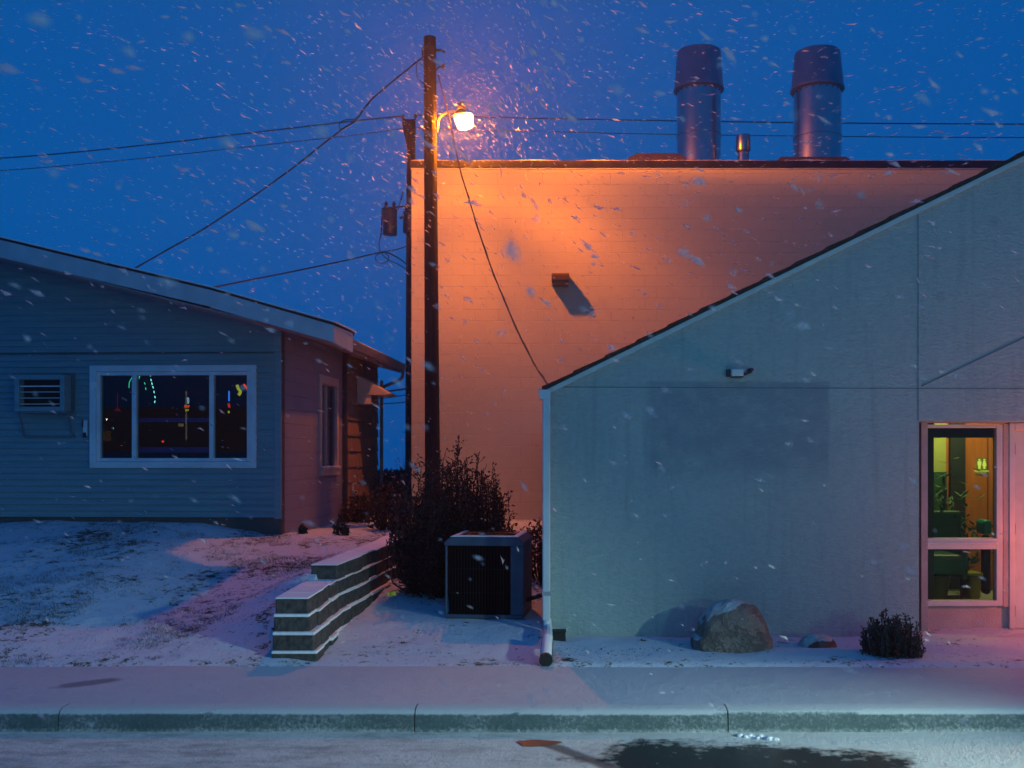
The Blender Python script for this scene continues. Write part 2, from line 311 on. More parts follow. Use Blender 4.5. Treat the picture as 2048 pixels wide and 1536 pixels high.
def single(name, label, cat, mb, m, origin=None, group=None, **k):
    if origin is not None: mb.v = [(a[0] - origin[0], a[1] - origin[1], a[2] - origin[2]) for a in mb.v]
    o = obj(name, mb, m, **k)
    if origin is not None: o.location = origin
    o['label'] = label; o['category'] = cat
    if group: o['group'] = group
    return o
def struct(name, mb, m, kind='structure', **k):
    o = obj(name, mb, m, **k); o['kind'] = kind; return o
def smoothpath(pts, n=8):
    pts = [Vector(p) for p in pts]; out = []
    for i in range(len(pts) - 1):
        p0 = pts[max(i - 1, 0)]; p1 = pts[i]; p2 = pts[i + 1]; p3 = pts[min(i + 2, len(pts) - 1)]
        for k in range(n):
            t = k / n; out.append(0.5 * ((2 * p1) + (p2 - p0) * t + (2 * p0 - 5 * p1 + 4 * p2 - p3) * t * t + (3 * p1 - p0 - 3 * p2 + p3) * t ** 3))
    return out + [pts[-1]]
def ss(a, b, x):
    t = max(0, min(1, (x - a) / (b - a))); return t * t * (3 - 2 * t)
def lerp(a, b, t): return a + (b - a) * t

# ------------------------------------------------------------------ ground
def wall_x(y):      # right face of the retaining wall's top course
    pts = [(8.6, -2.080), (9.69, -2.100), (10.4, -2.035), (12.05, -1.937), (14.2, -1.90)]
    if y <= pts[0][0]: return pts[0][1]
    for (a, xa), (b, xb) in zip(pts, pts[1:]):
        if y <= b: return lerp(xa, xb, (y - a) / (b - a))
    return pts[-1][1]
def gz(x, y):
    n = noise.noise(Vector((x * 1.1, y * 1.1, 0))) * 0.03 + noise.noise(Vector((x * 3.7, y * 3.7, 4))) * 0.012 + noise.noise(Vector((x * 11, y * 11, 9))) * 0.007 + (0.014 * noise.noise(Vector((x * 6, y * 6, 2))) if x < wall_x(max(y, 8.6)) else 0)
    right = 0.10 * ss(8.6, 10.2, y) + 0.15 * ss(10.2, 12.5, y) + 0.35 * ss(12.5, 15.5, y)
    if x > -0.12: right = lerp(right, 0.02, ss(-0.12, 0.1, x))
    s = max(0, min(1, (y - 8.28) / 5.5)); prof = s * (1.28 - 0.28 * s)
    top = 0.86 - 0.21 * ss(-5.1, -3.65, x) - 0.10 * ss(-7.5, -8.7, x)
    left = top * prof
    near = ss(wall_x(y) - 1.25, wall_x(y) - 0.2, x); hw = 0.42 * ss(8.45, 9.5, y) + 0.19 * ss(9.5, 9.95, y)
    left = max(left, lerp(left, hw, near)) if y < 13.5 else lerp(max(left, lerp(left, hw, near)), 0.62, ss(13.5, 15, y))
    if y < 13.8: f = 1 - ss(wall_x(y) - 0.20, wall_x(y) - 0.12, x)
    else: f = 1 - ss(-3.1, -1.7, x)
    if y < 8.55: f = 1 - ss(-2.3, -2.0, x)
    return lerp(right, left, f) + n * ss(8.25, 8.8, y)
g = MB(); xs = []; x = -10.4
while x < 7.0: xs.append(x); x += 0.07 if -5.0 < x < 1.2 else 0.11
ys = []; y = 8.2
while y < 26: ys.append(y); y += 0.06 if y < 12.5 else (0.12 if y < 18 else 0.5)
V = []
for yy in ys:
    for xx in xs: V.append((xx, yy, lerp(-0.02, gz(xx, yy) + 0.008, ss(8.2, 8.38, yy))))
W = len(xs)
g.add(V, [(j * W + i, j * W + i + 1, (j + 1) * W + i + 1, (j + 1) * W + i) for j in range(len(ys) - 1) for i in range(W - 1)])
struct('lawn_ground', g, SNOWG, smooth=True, fix=False)
g = MB(); prof = [(-60, -0.22), (24.5, -0.22), (25.5, 0.3), (32, 0.3), (60, -2.0), (300, -12), (2600, -75)]
for (a, za), (b, zb) in zip(prof, prof[1:]):
    g.quad((-2500, a, za), (2500, a, za), (2500, b, zb), (-2500, b, zb))
struct('terrain', g, SNOWF, fix=False)
g = MB(); g.quad((-60, -40, -0.15), (60, -40, -0.15), (60, 6.93, -0.15), (-60, 6.93, -0.15)); struct('street', g, STREET, fix=False)
g = MB()   # pavement, slightly uneven snow
xs2 = [-20 + i * 0.16 for i in range(251)]; ys2 = [7.08 + i * 0.1 for i in range(13)]
V = [(a, b + (0.06 if b > 8.2 else 0), 0.004 + 0.010 * noise.noise(Vector((a * 0.9, b * 2, 3))) * ss(7.08, 7.3, b)) for b in ys2 for a in xs2]; W = len(xs2)
g.add(V, [(j * W + i, j * W + i + 1, (j + 1) * W + i + 1, (j + 1) * W + i) for j in range(len(ys2) - 1) for i in range(W - 1)])
struct('pavement', g, SNOWF, smooth=True, fix=False)
KP = [(6.915, -0.2), (6.915, -0.12), (6.925, -0.04), (6.945, -0.010), (6.98, 0.004), (7.09, 0.006), (7.09, -0.2)]
joints = [(118 - CX) * 6.93 / F, (830 - CX) * 6.93 / F, (1455 - CX) * 6.93 / F]
joints = [joints[0] - 5.4, joints[0] - 2.7] + joints + [joints[2] + 2.4, joints[2] + 5.0]
for a, b in zip(joints, joints[1:]):
    g = MB(); N = 40
    for i in range(N + 1):
        xx = lerp(a + 0.004, b - 0.004, i / N)
        for (yy, zz) in KP: g.v.append((xx, yy + 0.006 * noise.noise(Vector((xx * 2, zz * 9, 0))) - 0.02 * math.exp(-((xx - 0.48) / 1.6) ** 2), zz))
    n = len(KP)
    g.f += [(i * n + k, i * n + k + 1, (i + 1) * n + k + 1, (i + 1) * n + k) for i in range(N) for k in range(n - 1)] + [tuple(range(n)), tuple(range(N * n, N * n + n))]
    struct('kerb', g, KERB, smooth=True)
# gutter puddle that mirrors the lit wall
PUD = mat('puddle_water', (0.012, 0.010, 0.010), 0.36, spec=1.0)
g = MB(); pc = P(1076, 1487, 6.636); ring = []
for k in range(40):
    t = 2 * math.pi * k / 40; rr = 1 + 0.10 * math.sin(3 * t + 1) + 0.06 * math.sin(5 * t)
    ring.append((pc.x + 0.145 * rr * math.cos(t), 6.636 + 0.075 * rr * math.sin(t), -0.1455))
g.add(ring, [tuple(range(40))]); struct('puddle', g, PUD, fix=False)

# ------------------------------------------------------------------ big block building
BY = 17.8
bl = P(823, 322, BY); ztop = bl.z
b = thing('block_building', 'tall cream painted concrete block building with a dark parapet coping, lit orange by the lamp', 'building', (8, BY, 0.3))
g = MB(); g.box(bl.x, 22, BY, BY + 22, -0.2, ztop - 0.13); obj('wall', g, CMU, b)
g = MB(); g.box(bl.x - 0.03, 22.03, BY - 0.045, BY + 0.35, ztop - 0.127, ztop)
obj('coping', g, mat('coping_metal', (0.018, 0.014, 0.016), 0.5, 0.0, bump=0.1, bscale=3, col2=(0.035, 0.028, 0.03)), b, bevel=0.008)
g = MB(); g.box(bl.x - 0.01, 22.01, BY - 0.02, BY - 0.001, ztop - 0.150, ztop - 0.13); obj('drip_edge', g, WHITE, b)
g = MB(); tp = [(bl.x + i * 0.13, ztop + 0.0015 + 0.018 * max(0, noise.noise(Vector((i * 0.21, 0, 0))) + 0.30)) for i in range(180)]
g.prism([(tp[0][0], ztop + 0.001)] + [(tp[-1][0], ztop + 0.001)] + tp[::-1], BY - 0.03, BY + 0.3)
obj('snow_cap', g, SNOW, b)
ROOFZ = ztop - 0.25
g = MB(); g.box(bl.x + 0.3, 21.8, BY + 0.36, BY + 21.8, ROOFZ - 0.2, ROOFZ); obj('roof', g, SNOWF, b)

def stack(pl, pr, capb_l, capb_r, top_l, top_r, ytop, ycap, ybase, yseam, Y, label):
    s = Y / F; cx = ((pl + pr) / 2 - CX) * s; r = (pr - pl) / 2 * s; z = lambda py: CAMZ + (HY - py) * s
    t = thing('exhaust_stack', label, 'exhaust stack', (cx, Y, ROOFZ), group='two large exhaust stacks on the block building')
    g = MB(); g.lathe((cx, Y, 0), [(r, ROOFZ), (r, z(ycap) + 0.10), (r - 0.02, z(ycap) + 0.10)], 48); obj('barrel', g, GALV, t, smooth=True)
    g = MB()
    for q in (yseam,): g.lathe((cx, Y, z(q)), [(r, -0.022), (r + 0.014, -0.018), (r + 0.014, 0.018), (r, 0.022)], 48, caps=False)
    obj('seam_band', g, GALV, t, smooth=True)
    rb = (capb_r - capb_l) / 2 * s; rt = (top_r - top_l) / 2 * s
    g = MB(); g.lathe((cx, Y, 0), [(r, z(ycap) - 0.03), (rb - 0.02, z(ycap) - 0.02), (rb + 0.015, z(ycap)), (rb + 0.015, z(ycap) + 0.03), (rb, z(ycap) + 0.05), (rt, z(ytop)), (rt - 0.012, z(ytop)), (rb - 0.05, z(ycap) + 0.10)], 48, caps=False)
    obj('wind_band', g, mat('dull_steel', (0.20, 0.21, 0.26), 0.45, 0.7, col2=(0.26, 0.27, 0.33), nscale=2), t, smooth=True)
    g = MB()
    for k in range(22):
        a = 2 * math.pi * k / 22; g.lathe((cx + (r + 0.002) * math.cos(a), Y + (r + 0.002) * math.sin(a), z(ycap) - 0.055), [(0.012, -0.012), (0.012, 0.012)], 6)
    obj('rivet', g, DKMETAL, t)['kind'] = 'stuff'
    g = MB(); g.lathe((cx, Y, 0), [(r + 0.10, ROOFZ), (r + 0.10, ROOFZ + 0.12), (r, ROOFZ + 0.25)], 48); obj('flashing', g, GALV, t, smooth=True)
stack(1354, 1441, 1349, 1446, 1354, 1441, 105, 182, 318, 272, 20.4, 'left-hand large galvanised exhaust stack with flared top on the block building roof')
stack(1588, 1681, 1582, 1685, 1590, 1679, 107, 182, 320, 276, 19.6, 'right-hand large galvanised exhaust stack with flared top on the block building roof')
Y = 20.0; s = Y / F; c = P(1486.5, 318, Y)
t = thing('vent_pipe', 'small short steel vent pipe between the two large exhaust stacks', 'vent pipe', (c.x, Y, ROOFZ))
g = MB(); g.lathe((c.x, Y, 0), [(0.117, ROOFZ), (0.117, P(0, 300, Y).z), (0.1, P(0, 300, Y).z)], 24); obj('pipe', g, GALV, t, smooth=True)
g = MB(); g.lathe((c.x, Y, 0), [(0.118, P(0, 306, Y).z), (0.150, P(0, 301, Y).z), (0.142, P(0, 271, Y).z), (0.13, P(0, 271, Y).z), (0.13, P(0, 300, Y).z)], 24, caps=False); obj('cap', g, GALV, t, smooth=True)
for (x0, x1, yt, Y, lab, sl) in ((1256, 1372, 306, 19.2, 'low rusty brown roof hatch left of the exhaust stacks', 18), (1556, 1700, 313, 19.0, 'flat low roof curb under the right-hand exhaust stack', 8)):
    a = P(x0, yt, Y); b2 = P(x1, yt, Y); t = thing('roof_hatch', lab, 'roof hatch', ((a.x + b2.x) / 2, Y, ROOFZ))
    q = sl * Y / F
    g = MB(); g.prism([(a.x, ROOFZ), (b2.x, ROOFZ), (b2.x, a.z - q * .5), (b2.x - q, a.z), (a.x + q, a.z), (a.x, a.z - q * .5)], Y, Y + 0.7)
    obj('lid', g, mat('rusty_sheet', (0.07, 0.05, 0.06), 0.6, col2=(0.12, 0.07, 0.08), nscale=5), t, bevel=0.01)
    g = MB(); g.box(a.x - 0.05, b2.x + 0.05, Y - 0.05, Y + 0.75, ROOFZ - 0.01, ROOFZ + 0.03); obj('curb', g, DKMETAL, t)
# wall pack on the block wall
a = P(1103, 551, BY); c2 = P(1138, 571, BY)
t = thing('wall_light', 'unlit brown box light fixture on the orange block wall', 'wall light', ((a.x + c2.x) / 2, BY, c2.z))
BRZ = mat('bronze_housing', (0.10, 0.06, 0.03), 0.55, 0.2, bump=0.2)
g = MB(); g.prism([(BY - 0.001, a.z), (BY - 0.24, a.z), (BY - 0.285, a.z - 0.03), (BY - 0.285, c2.z + 0.045), (BY - 0.001, c2.z + 0.045)], a.x, c2.x, 'x'); obj('housing', g, BRZ, t, bevel=0.008)
g = MB(); g.prism([(BY - 0.002, c2.z + 0.043), (BY - 0.278, c2.z + 0.043), (BY - 0.25, c2.z), (BY - 0.002, c2.z - 0.02)], a.x + 0.012, c2.x - 0.012, 'x'); obj('lens', g, mat('dusty_lens', (0.20, 0.16, 0.12), 0.3, bump=0.3, bscale=60), t)

# ------------------------------------------------------------------ poles and lamp
LY = 16.4
LAMP = Vector(((926 - CX) * LY / F, LY, CAMZ + (HY - 247) * LY / F))
PY = 16.31; pt = P(859.5, 75, PY); pb = Vector(((866 - CX) * PY / F, PY, 0.3))
def on_pole(z): f = (z - pb.z) / (pt.z - pb.z); return Vector((lerp(pb.x, pt.x, f), PY, z)), lerp(0.128, 0.100, f)
t = thing('utility_pole', 'tall dark wooden utility pole standing in front of the orange block wall', 'utility pole', pb)
g = MB(); n = 30
pts = [pb.lerp(pt, i / n) for i in range(n + 1)]; g.tube(pts, [lerp(0.128, 0.100, i / n) for i in range(n + 1)], 20); obj('shaft', g, WOODPOLE, t, smooth=True)
zb = P(0, 100, PY).z; q, r = on_pole(zb)
g = MB(); g.lathe((q.x, PY, zb), [(r + 0.012, -0.03), (r + 0.018, -0.02), (r + 0.018, 0.02), (r + 0.012, 0.03)], 20, caps=False)
g.box(q.x - r - 0.03, q.x - r - 0.002, PY - 0.03, PY + 0.03, zb - 0.10, zb + 0.02); g.box(q.x + r, q.x + r + 0.09, PY - 0.02, PY + 0.02, zb - 0.02, zb + 0.012); g.tube([(q.x + r + 0.08, PY, zb), (q.x + r + 0.15, PY, zb - 0.04)], 0.018, 8)
obj('pole_band', g, DKMETAL, t)
g = MB(); a = P(885, 133, PY); q, r = on_pole(a.z - 0.05); g.tube([(q.x + r - 0.01, PY, a.z - 0.07), (a.x - 0.06, PY, a.z - 0.01), (a.x, PY, a.z), (a.x + 0.03, PY, a.z + 0.04)], 0.014, 8); g.lathe((a.x + 0.01, PY, a.z - 0.03), [(0.02, 0), (0.04, 0.012), (0.04, 0.05), (0.02, 0.065)], 10)
obj('insulator_hook', g, DKMETAL, t)
g = MB()
for (zz, dx) in ((P(0, 120, PY).z, -1), (P(0, 165, PY).z, -1), (P(0, 260, PY).z, 1)):
    q, r = on_pole(zz); g = MB(); g.tube([(q.x - (r + 0.04), PY, zz), (q.x + r + 0.03, PY, zz)], 0.010, 6); obj('bolt', g, DKMETAL, t)
# street lamp on its arm: arm, ballast head, refractor
t = thing('street_lamp', 'glowing orange street lamp on a short curved arm on the tall wooden pole', 'street lamp', (LAMP.x, LAMP.y, LAMP.z))
AL = mat('lamp_aluminium', (0.45, 0.42, 0.40), 0.42, 0.7, nscale=8)
a0 = P(877, 258, 16.47); q, r = on_pole(a0.z)
pts = smoothpath([(q.x + r + 0.01, PY, a0.z - 0.04), P(877, 240, 16.47), P(883, 230, 16.45), P(894, 225, 16.42), P(906, 223, LY), P(917, 225, LY)], 5)
g = MB(); g.tube(pts, 0.022, 10); obj('arm', g, AL, t, smooth=True)
g = MB(); g.box(q.x + r - 0.005, q.x + r + 0.022, PY - 0.04, PY + 0.04, a0.z - 0.10, a0.z + 0.09); obj('mounting_plate', g, AL, t, bevel=0.004)
hd = P(923, 231, LY)
g = MB(); g.lathe((hd.x, hd.y, hd.z), [(0.145, -0.012), (0.150, 0.0), (0.12, 0.03), (0.085, 0.06), (0.078, 0.13), (0.06, 0.17), (0.03, 0.185), (0.028, 0.225), (0.01, 0.235)], 28); obj('head', g, mat('lamp_head', (0.14, 0.10, 0.07), 0.6, 0.3), t, smooth=True)
RF = bpy.data.materials.new('lit_refractor'); RF.use_nodes = True; tt = RF.node_tree; tt.nodes.clear()
o_ = nd(tt, 'ShaderNodeOutputMaterial'); ad = nd(tt, 'ShaderNodeAddShader'); em = nd(tt, 'ShaderNodeEmission'); trn = nd(tt, 'ShaderNodeBsdfTransparent')
em.inputs[0].default_value = (1, 0.42, 0.26, 1); em.inputs[1].default_value = 3.5
tt.links.new(em.outputs[0], ad.inputs[0]); tt.links.new(trn.outputs[0], ad.inputs[1]); tt.links.new(ad.outputs[0], o_.inputs[0])
g = MB(); g.lathe((0, 0, 0), [(0.146, 0.0), (0.160, -0.02), (0.158, -0.05), (0.134, -0.185), (0.125, -0.20), (0.02, -0.205)], 28)
g.v = [tuple(Matrix.Rotation(R(-11), 3, 'Y') @ Vector(v) + Vector((hd.x + 0.03, hd.y, hd.z - 0.005))) for v in g.v]
obj('refractor', g, RF, t, smooth=True)
lt = bpy.data.lights.new('sodium_lamp', 'POINT'); lt.energy = 60; lt.color = (1, 0.222, 0.003); lt.shadow_soft_size = 0.08
lo = bpy.data.objects.new('sodium_lamp', lt); COL.objects.link(lo); lo.location = LAMP - Vector((0, 0, 0.03)); lt.use_nodes = True
tt = lt.node_tree; em = tt.nodes['Emission']; gg = nd(tt, 'ShaderNodeNewGeometry'); z = sepxyz(tt, gg.outputs['Incoming'])[2]
fc = nd(tt, 'ShaderNodeFloatCurve'); mr = nd(tt, 'ShaderNodeMapRange'); mr.inputs[1].default_value = 1; mr.inputs[2].default_value = -1; tt.links.new(z, mr.inputs[0]); tt.links.new(mr.outputs[0], fc.inputs[1])
cv = fc.mapping.curves[0]; table = [(-1, 0.04), (-0.5, 0.06), (-0.30, 0.10), (-0.15, 0.28), (0.0, 0.62), (0.04, 0.92), (0.08, 0.60), (0.115, 0.30), (0.18, 0.19), (0.30, 0.17), (0.40, 0.20), (0.46, 0.25), (0.52, 0.285), (0.65, 0.27), (0.8, 0.23), (0.90, 0.21), (0.96, 0.17), (1.0, 0.26)]
cv.points[0].location = ((table[0][0] + 1) / 2, table[0][1]); cv.points[1].location = (1, table[-1][1])
for a_, b_ in table[1:-1]: cv.points.new((a_ + 1) / 2, b_)
for p_ in cv.points: p_.handle_type = 'VECTOR'
fc.mapping.update(); # the luminaire throws sideways along the wall, little straight at it (lateral light distribution)
ix, iy, iz = sepxyz(tt, gg.outputs['Incoming']); hor = math_n(tt, 'SQRT', math_n(tt, 'ADD', math_n(tt, 'MULTIPLY', ix, ix), math_n(tt, 'MULTIPLY', iy, iy)))
cyy = math_n(tt, 'DIVIDE', iy, math_n(tt, 'ADD', hor, 0.001)); gq = math_n(tt, 'ADD', 0.23, math_n(tt, 'MULTIPLY', ramp(tt, cyy, 0.95, 0.42), 0.80)); gq = math_n(tt, 'MULTIPLY', gq, math_n(tt, 'ADD', 0.68, math_n(tt, 'MULTIPLY', ramp(tt, cyy, -0.35, 0.1), 0.32)))
wq = ramp(tt, hor, 0.35, 0.75); mq = math_n(tt, 'ADD', math_n(tt, 'SUBTRACT', 1.0, wq), math_n(tt, 'MULTIPLY', wq, gq))
tt.links.new(math_n(tt, 'MULTIPLY', math_n(tt, 'MULTIPLY', fc.outputs[0], mq), 75.0), em.inputs['Strength'])

# second pole behind the corner of the block building
QY = 24.0; qb = Vector(((823 - CX) * QY / F, QY, 0.2)); qt = P(822, 262, QY)
t = thing('utility_pole', 'rear utility pole with forked top, half hidden behind the block building corner', 'utility pole', qb)
g = MB(); g.tube([qb.lerp(qt, i / 12) for i in range(13)], [lerp(0.16, 0.105, i / 12) for i in range(13)], 14); obj('shaft', g, WOODPOLE, t, smooth=True)
g = MB(); g.prism([(P(807, 0, QY).x, P(0, 240, QY).z), (P(831, 0, QY).x, P(0, 240, QY).z), (P(831, 0, QY).x, P(0, 262, QY).z), (P(829, 0, QY).x, P(0, 300, QY).z), (P(815, 0, QY).x, P(0, 300, QY).z), (P(805, 0, QY).x, P(0, 250, QY).z)], QY - 0.08, QY + 0.08)
obj('pole_top', g, WOODPOLE, t, bevel=0.01)
for px, py in ((806, 232), (831, 230)):
    c_ = P(px, py, QY); g = MB(); g.lathe((c_.x, QY, c_.z - 0.1), [(0.02, -0.02), (0.02, 0.03), (0.055, 0.04), (0.035, 0.07), (0.055, 0.08), (0.03, 0.13), (0.0, 0.135)], 10); obj('insulator', g, DKMETAL, t, smooth=True)
g = MB(); g.tube([P(801, 436, QY - 0.2), P(812, 432, QY)], 0.03, 6); g.tube([P(765, 417, QY - .2), P(812, 413, QY)], 0.022, 6); g.tube([P(765, 417, QY - .2), P(762, 470, QY - .2)], 0.022, 6); g.tube([P(796, 420, QY - .2), P(806, 383, QY - .1), P(802, 402, QY)], 0.012, 6)
obj('bracket', g, DKMETAL, t)
TR = mat('transformer_grey', (0.02, 0.045, 0.07), 0.45, 0.1, nscale=4)
for (x0, x1, y0, y1, dy, lab) in ((766, 794, 420, 470, -0.25, 'left grey transformer can hung on the rear utility pole'), (806, 836, 425, 466, 0.0, 'right grey transformer can on the rear pole, partly behind the orange wall')):
    c_ = P((x0 + x1) / 2, y1, QY + dy); r = (x1 - x0) / 2 * QY / F; h = (y1 - y0) * QY / F
    t = thing('transformer', lab, 'transformer', (c_.x, QY + dy, c_.z), group='transformers on the rear utility pole')
    g = MB(); g.lathe((c_.x, QY + dy, c_.z), [(r * 0.96, 0), (r, 0.02), (r, h - 0.02), (r * 0.9, h)], 24); obj('tank', g, TR, t, smooth=True)
    g = MB(); g.lathe((c_.x, QY + dy, c_.z + h), [(r * 1.04, -0.03), (r * 1.04, 0.0), (r * 0.6, 0.05)], 24); obj('lid', g, DKMETAL, t, smooth=True)
    for k in (-1, 1):
        g = MB(); g.lathe((c_.x + k * r * 0.55, QY + dy, c_.z + h + 0.03), [(0.03, 0), (0.05, 0.04), (0.03, 0.07), (0.05, 0.1), (0.02, 0.17)], 10); obj('bushing', g, DKMETAL, t, smooth=True)

CABLE = mat('cable_black', (0.02, 0.018, 0.018), 0.55)
def cable(name, label, pts, r, group=None, extra=None):
    g = MB(); pp = smoothpath(pts, 8)
    g.tube(pp, r, 6)
    if extra:
        for e_, r_ in extra: g.tube(smoothpath(e_, 6), r_, 5)
    single(name, label, 'cable', g, CABLE, origin=Vector(pts[0]), group=group, smooth=True)
def twist(pts, r, off=0.02, per=26):
    pp = smoothpath(pts, per); return [p + Vector((math.sin(i * 0.9) * off, math.cos(i * 0.9) * off, math.cos(i * 0.9) * off)) for i, p in enumerate(pp)]
sp = [P(846, 114, 16.25), P(828, 128, 16.2), P(800, 151, 16.2), P(755, 188, 16.3), P(732, 212, 16.3), P(712, 240, 16.3), P(680, 262, 16.4), P(640, 293, 16.5), P(560, 355, 16.7), P(460, 424, 17.0), P(380, 474, 17.2), P(272, 535, 17.5), P(262, 541, 17.5)]
cable('service_cable', 'thick twisted cable sagging from the tall wooden pole to the grey house roof', sp, 0.013,
      extra=[(twist(sp, 0, 0.016, 6), 0.007), ([P(712, 238, 16.3), P(690, 240, 16.3), P(679, 247, 16.3), P(681, 258, 16.3), P(700, 248, 16.3), P(715, 232, 16.3)], 0.007),
             ([P(833, 123, 16.2), P(833, 145, 16.2), P(836, 157, 16.2), P(848, 168, 16.2)], 0.007), ([P(832, 124, 16.2), P(840, 128, 16.2), P(849, 134, 16.2)], 0.006)])
ST_Y = 9.57
wp = [P(876, 150, 16.25), P(884, 178, 16.2), P(893, 212, 16.1), P(903, 260, 15.9), P(918, 330, 15.4), P(940, 405, 14.8), P(970, 500, 14.0), P(1000, 580, 13.2), P(1040, 672, 12.0), P(1070, 730, 11.0), P(1096, 770, 9.75)]
cable('drop_cable', 'thin cable dropping from the pole top across the orange wall to the stucco roof', wp, 0.010, extra=[(twist(wp, 0, 0.010, 6), 0.006)])
cable('loop_cable', 'cable from the rear pole to the house roof, with a hanging loop', [P(426, 575, 18.5), P(500, 560, 19), P(600, 540, 20), P(700, 519, 22), P(762, 505, 23.6), P(790, 512, 24), P(815, 530, 24)], 0.017,
      extra=[([P(760, 504, 23.7), P(790, 500, 23.8), P(815, 492, 24)], 0.014), ([P(762, 505, 23.7), P(752, 512, 23.7), P(752, 521, 23.7), P(763, 527, 23.7), P(775, 522, 23.7), P(777, 512, 23.7), P(770, 506, 23.7)], 0.012),
             ([P(762, 506, 23.7), P(775, 519, 23.7), P(795, 528, 23.8), P(812, 538, 24)], 0.012), ([P(762, 470, 23.8), P(758, 485, 23.7), P(760, 504, 23.7)], 0.014)])
cable('power_line', 'upper overhead line from the rear pole towards the left', [P(806, 232, QY), P(700, 243, 25), P(500, 266, 27), P(300, 289, 29), P(100, 309, 31), P(-120, 325, 33)], 0.018, 'overhead lines left of the poles')
cable('power_line', 'lower thinner overhead line from the rear pole towards the left', [P(812, 256, QY), P(700, 271, 25), P(500, 293, 27), P(300, 315, 29), P(100, 334, 31), P(-120, 350, 33)], 0.012, 'overhead lines left of the poles')
cable('power_line', 'upper overhead line passing behind the exhaust stacks to the right', [P(831, 230, QY), P(1050, 236, QY), P(1250, 240, QY), P(1500, 244, QY), P(1800, 247, QY), P(2200, 249, QY)], 0.014, 'overhead lines right of the poles')
cable('power_line', 'lower overhead line passing behind the exhaust stacks to the right', [P(829, 256, QY), P(1050, 262, QY), P(1250, 267, QY), P(1500, 271, QY), P(1800, 274, QY), P(2200, 276, QY)], 0.010, 'overhead lines right of the poles')
for i, (y0, y1, r, lab) in enumerate(((785, 776, 0.02, 'topmost'), (798, 788, 0.012, 'middle'), (808, 803, 0.012, 'lowest'))):
    cable('low_cable', lab + ' of three low cables in the gap between the house and the rear pole', [P(752, y0, 21.6), P(785, (y0 + y1) / 2 + 1, 22.8), P(822, y1, QY)], r, 'low cables between house and rear pole')

# ------------------------------------------------------------------ grey house
HA = R(-2.5); HO = Vector(((563 - CX) * 13.8 / F, 13.8, 0.0))
HM = Matrix.Translation(HO) @ Matrix.Rotation(HA, 4, 'Z'); HI = HM.inverted()
def H(px, py, ly=None, lx=None):
    """pixel ray meets the house-local plane y=ly (front planes) or x=lx (side planes) -> local point"""
    c = HI @ Vector((0, 0, CAMZ)); d = HI.to_3x3() @ Vector(((px - CX) / F, 1, (HY - py) / F))
    t_ = ((ly - c.y) / d.y) if ly is not None else ((lx - c.x) / d.x)
    return c + d * t_
house = thing('house', 'single storey house with grey lap siding front, shallow gable roof and block side wall', 'house', HO, HA)
hl = lambda n, mb, m, p=None, **k: obj(n, mb, m, p or house, local=True, **k)
FY = -1.05   # fascia plane
roofpts = [H(-260, 409, FY), H(0, 475, FY), H(420, 575, FY), H(668, 646, FY)]
ridge = roofpts[0]
def rz(x):
    pts = roofpts
    if x < pts[0].x: return pts[0].z - (pts[0].x - x) * 0.26
    for a, c_ in zip(pts, pts[1:]):
        if x <= c_.x: return lerp(a.z, c_.z, (x - a.x) / (c_.x - a.x))
    return pts[-1].z - (x - pts[-1].x) * 0.27
LX = -9.0; SD = H(755, 900, lx=0).y
wo = H(190, 745, 0); wo2 = H(500, 925, 0); WX0, WX1, WZ1, WZ0 = wo.x, wo2.x, wo.z, wo2.z
ao = H(34, 752, 0); ao2 = H(122, 822, 0)
bandz = H(300, 705, 0).z; sbz = H(300, 1034, 0).z
# siding boards as real laps, cut round the window
g = MB(); step = 0.0873; z = sbz; k = 0
while z < 6.3:
    z1 = z + step; proud = 0.035 if z >= bandz else 0.0
    if not proud and z1 > bandz: z1 = bandz
    spans = [(LX, -0.085)]
    if z1 > WZ0 and z < WZ1: spans = [(LX, WX0), (WX1, -0.085)]
    for (a, c_) in spans:
        if z < WZ1 < z1 or z < WZ0 < z1: pass
        n = max(1, int((c_ - a) / 0.5))
        if proud:   # clip under the roof
            while c_ > a and rz(c_) - 0.22 < z: c_ -= 0.05
            if rz(a) - 0.2 < z: 
                while a < c_ and rz(a) - 0.2 < z: a += 0.05
            if c_ - a < 0.1: continue
        o1 = -0.030 - proud; o0 = -0.006 - proud
        g.quad((a, o1, z), (c_, o1, z), (c_, o0, z1), (a, o0, z1)); g.quad((a, o0, z), (c_, o0, z), (c_, o1, z), (a, o1, z))
    z = z1; k += 1
hl('siding', g, SIDING, fix=False)
g = MB()  # wall body behind the siding with the window opening
g.box(LX, WX0, 0, 0.15, 0.2, bandz); g.box(WX1, 0, 0, 0.15, 0.2, bandz); g.box(WX0, WX1, 0, 0.15, 0.2, WZ0); g.box(WX0, WX1, 0, 0.15, WZ1, bandz)
g.prism([(LX, bandz), (0, bandz), (0, rz(0) - 0.05), (roofpts[0].x, rz(roofpts[0].x) - 0.05), (LX, rz(LX) - 0.05)], 0.0, 0.15)
hl('front_wall', g, mat('foundation_block', (0.10, 0.085, 0.075), 0.85, bump=0.5))
g = MB(); g.box(-0.092, 0.003, -0.028, -0.001, sbz - 0.02, bandz - 0.002); g.box(-0.092, 0.003, -0.060, -0.001, bandz, rz(-0.05) - 0.20); hl('corner_board', g, SIDING, bevel=0.004)
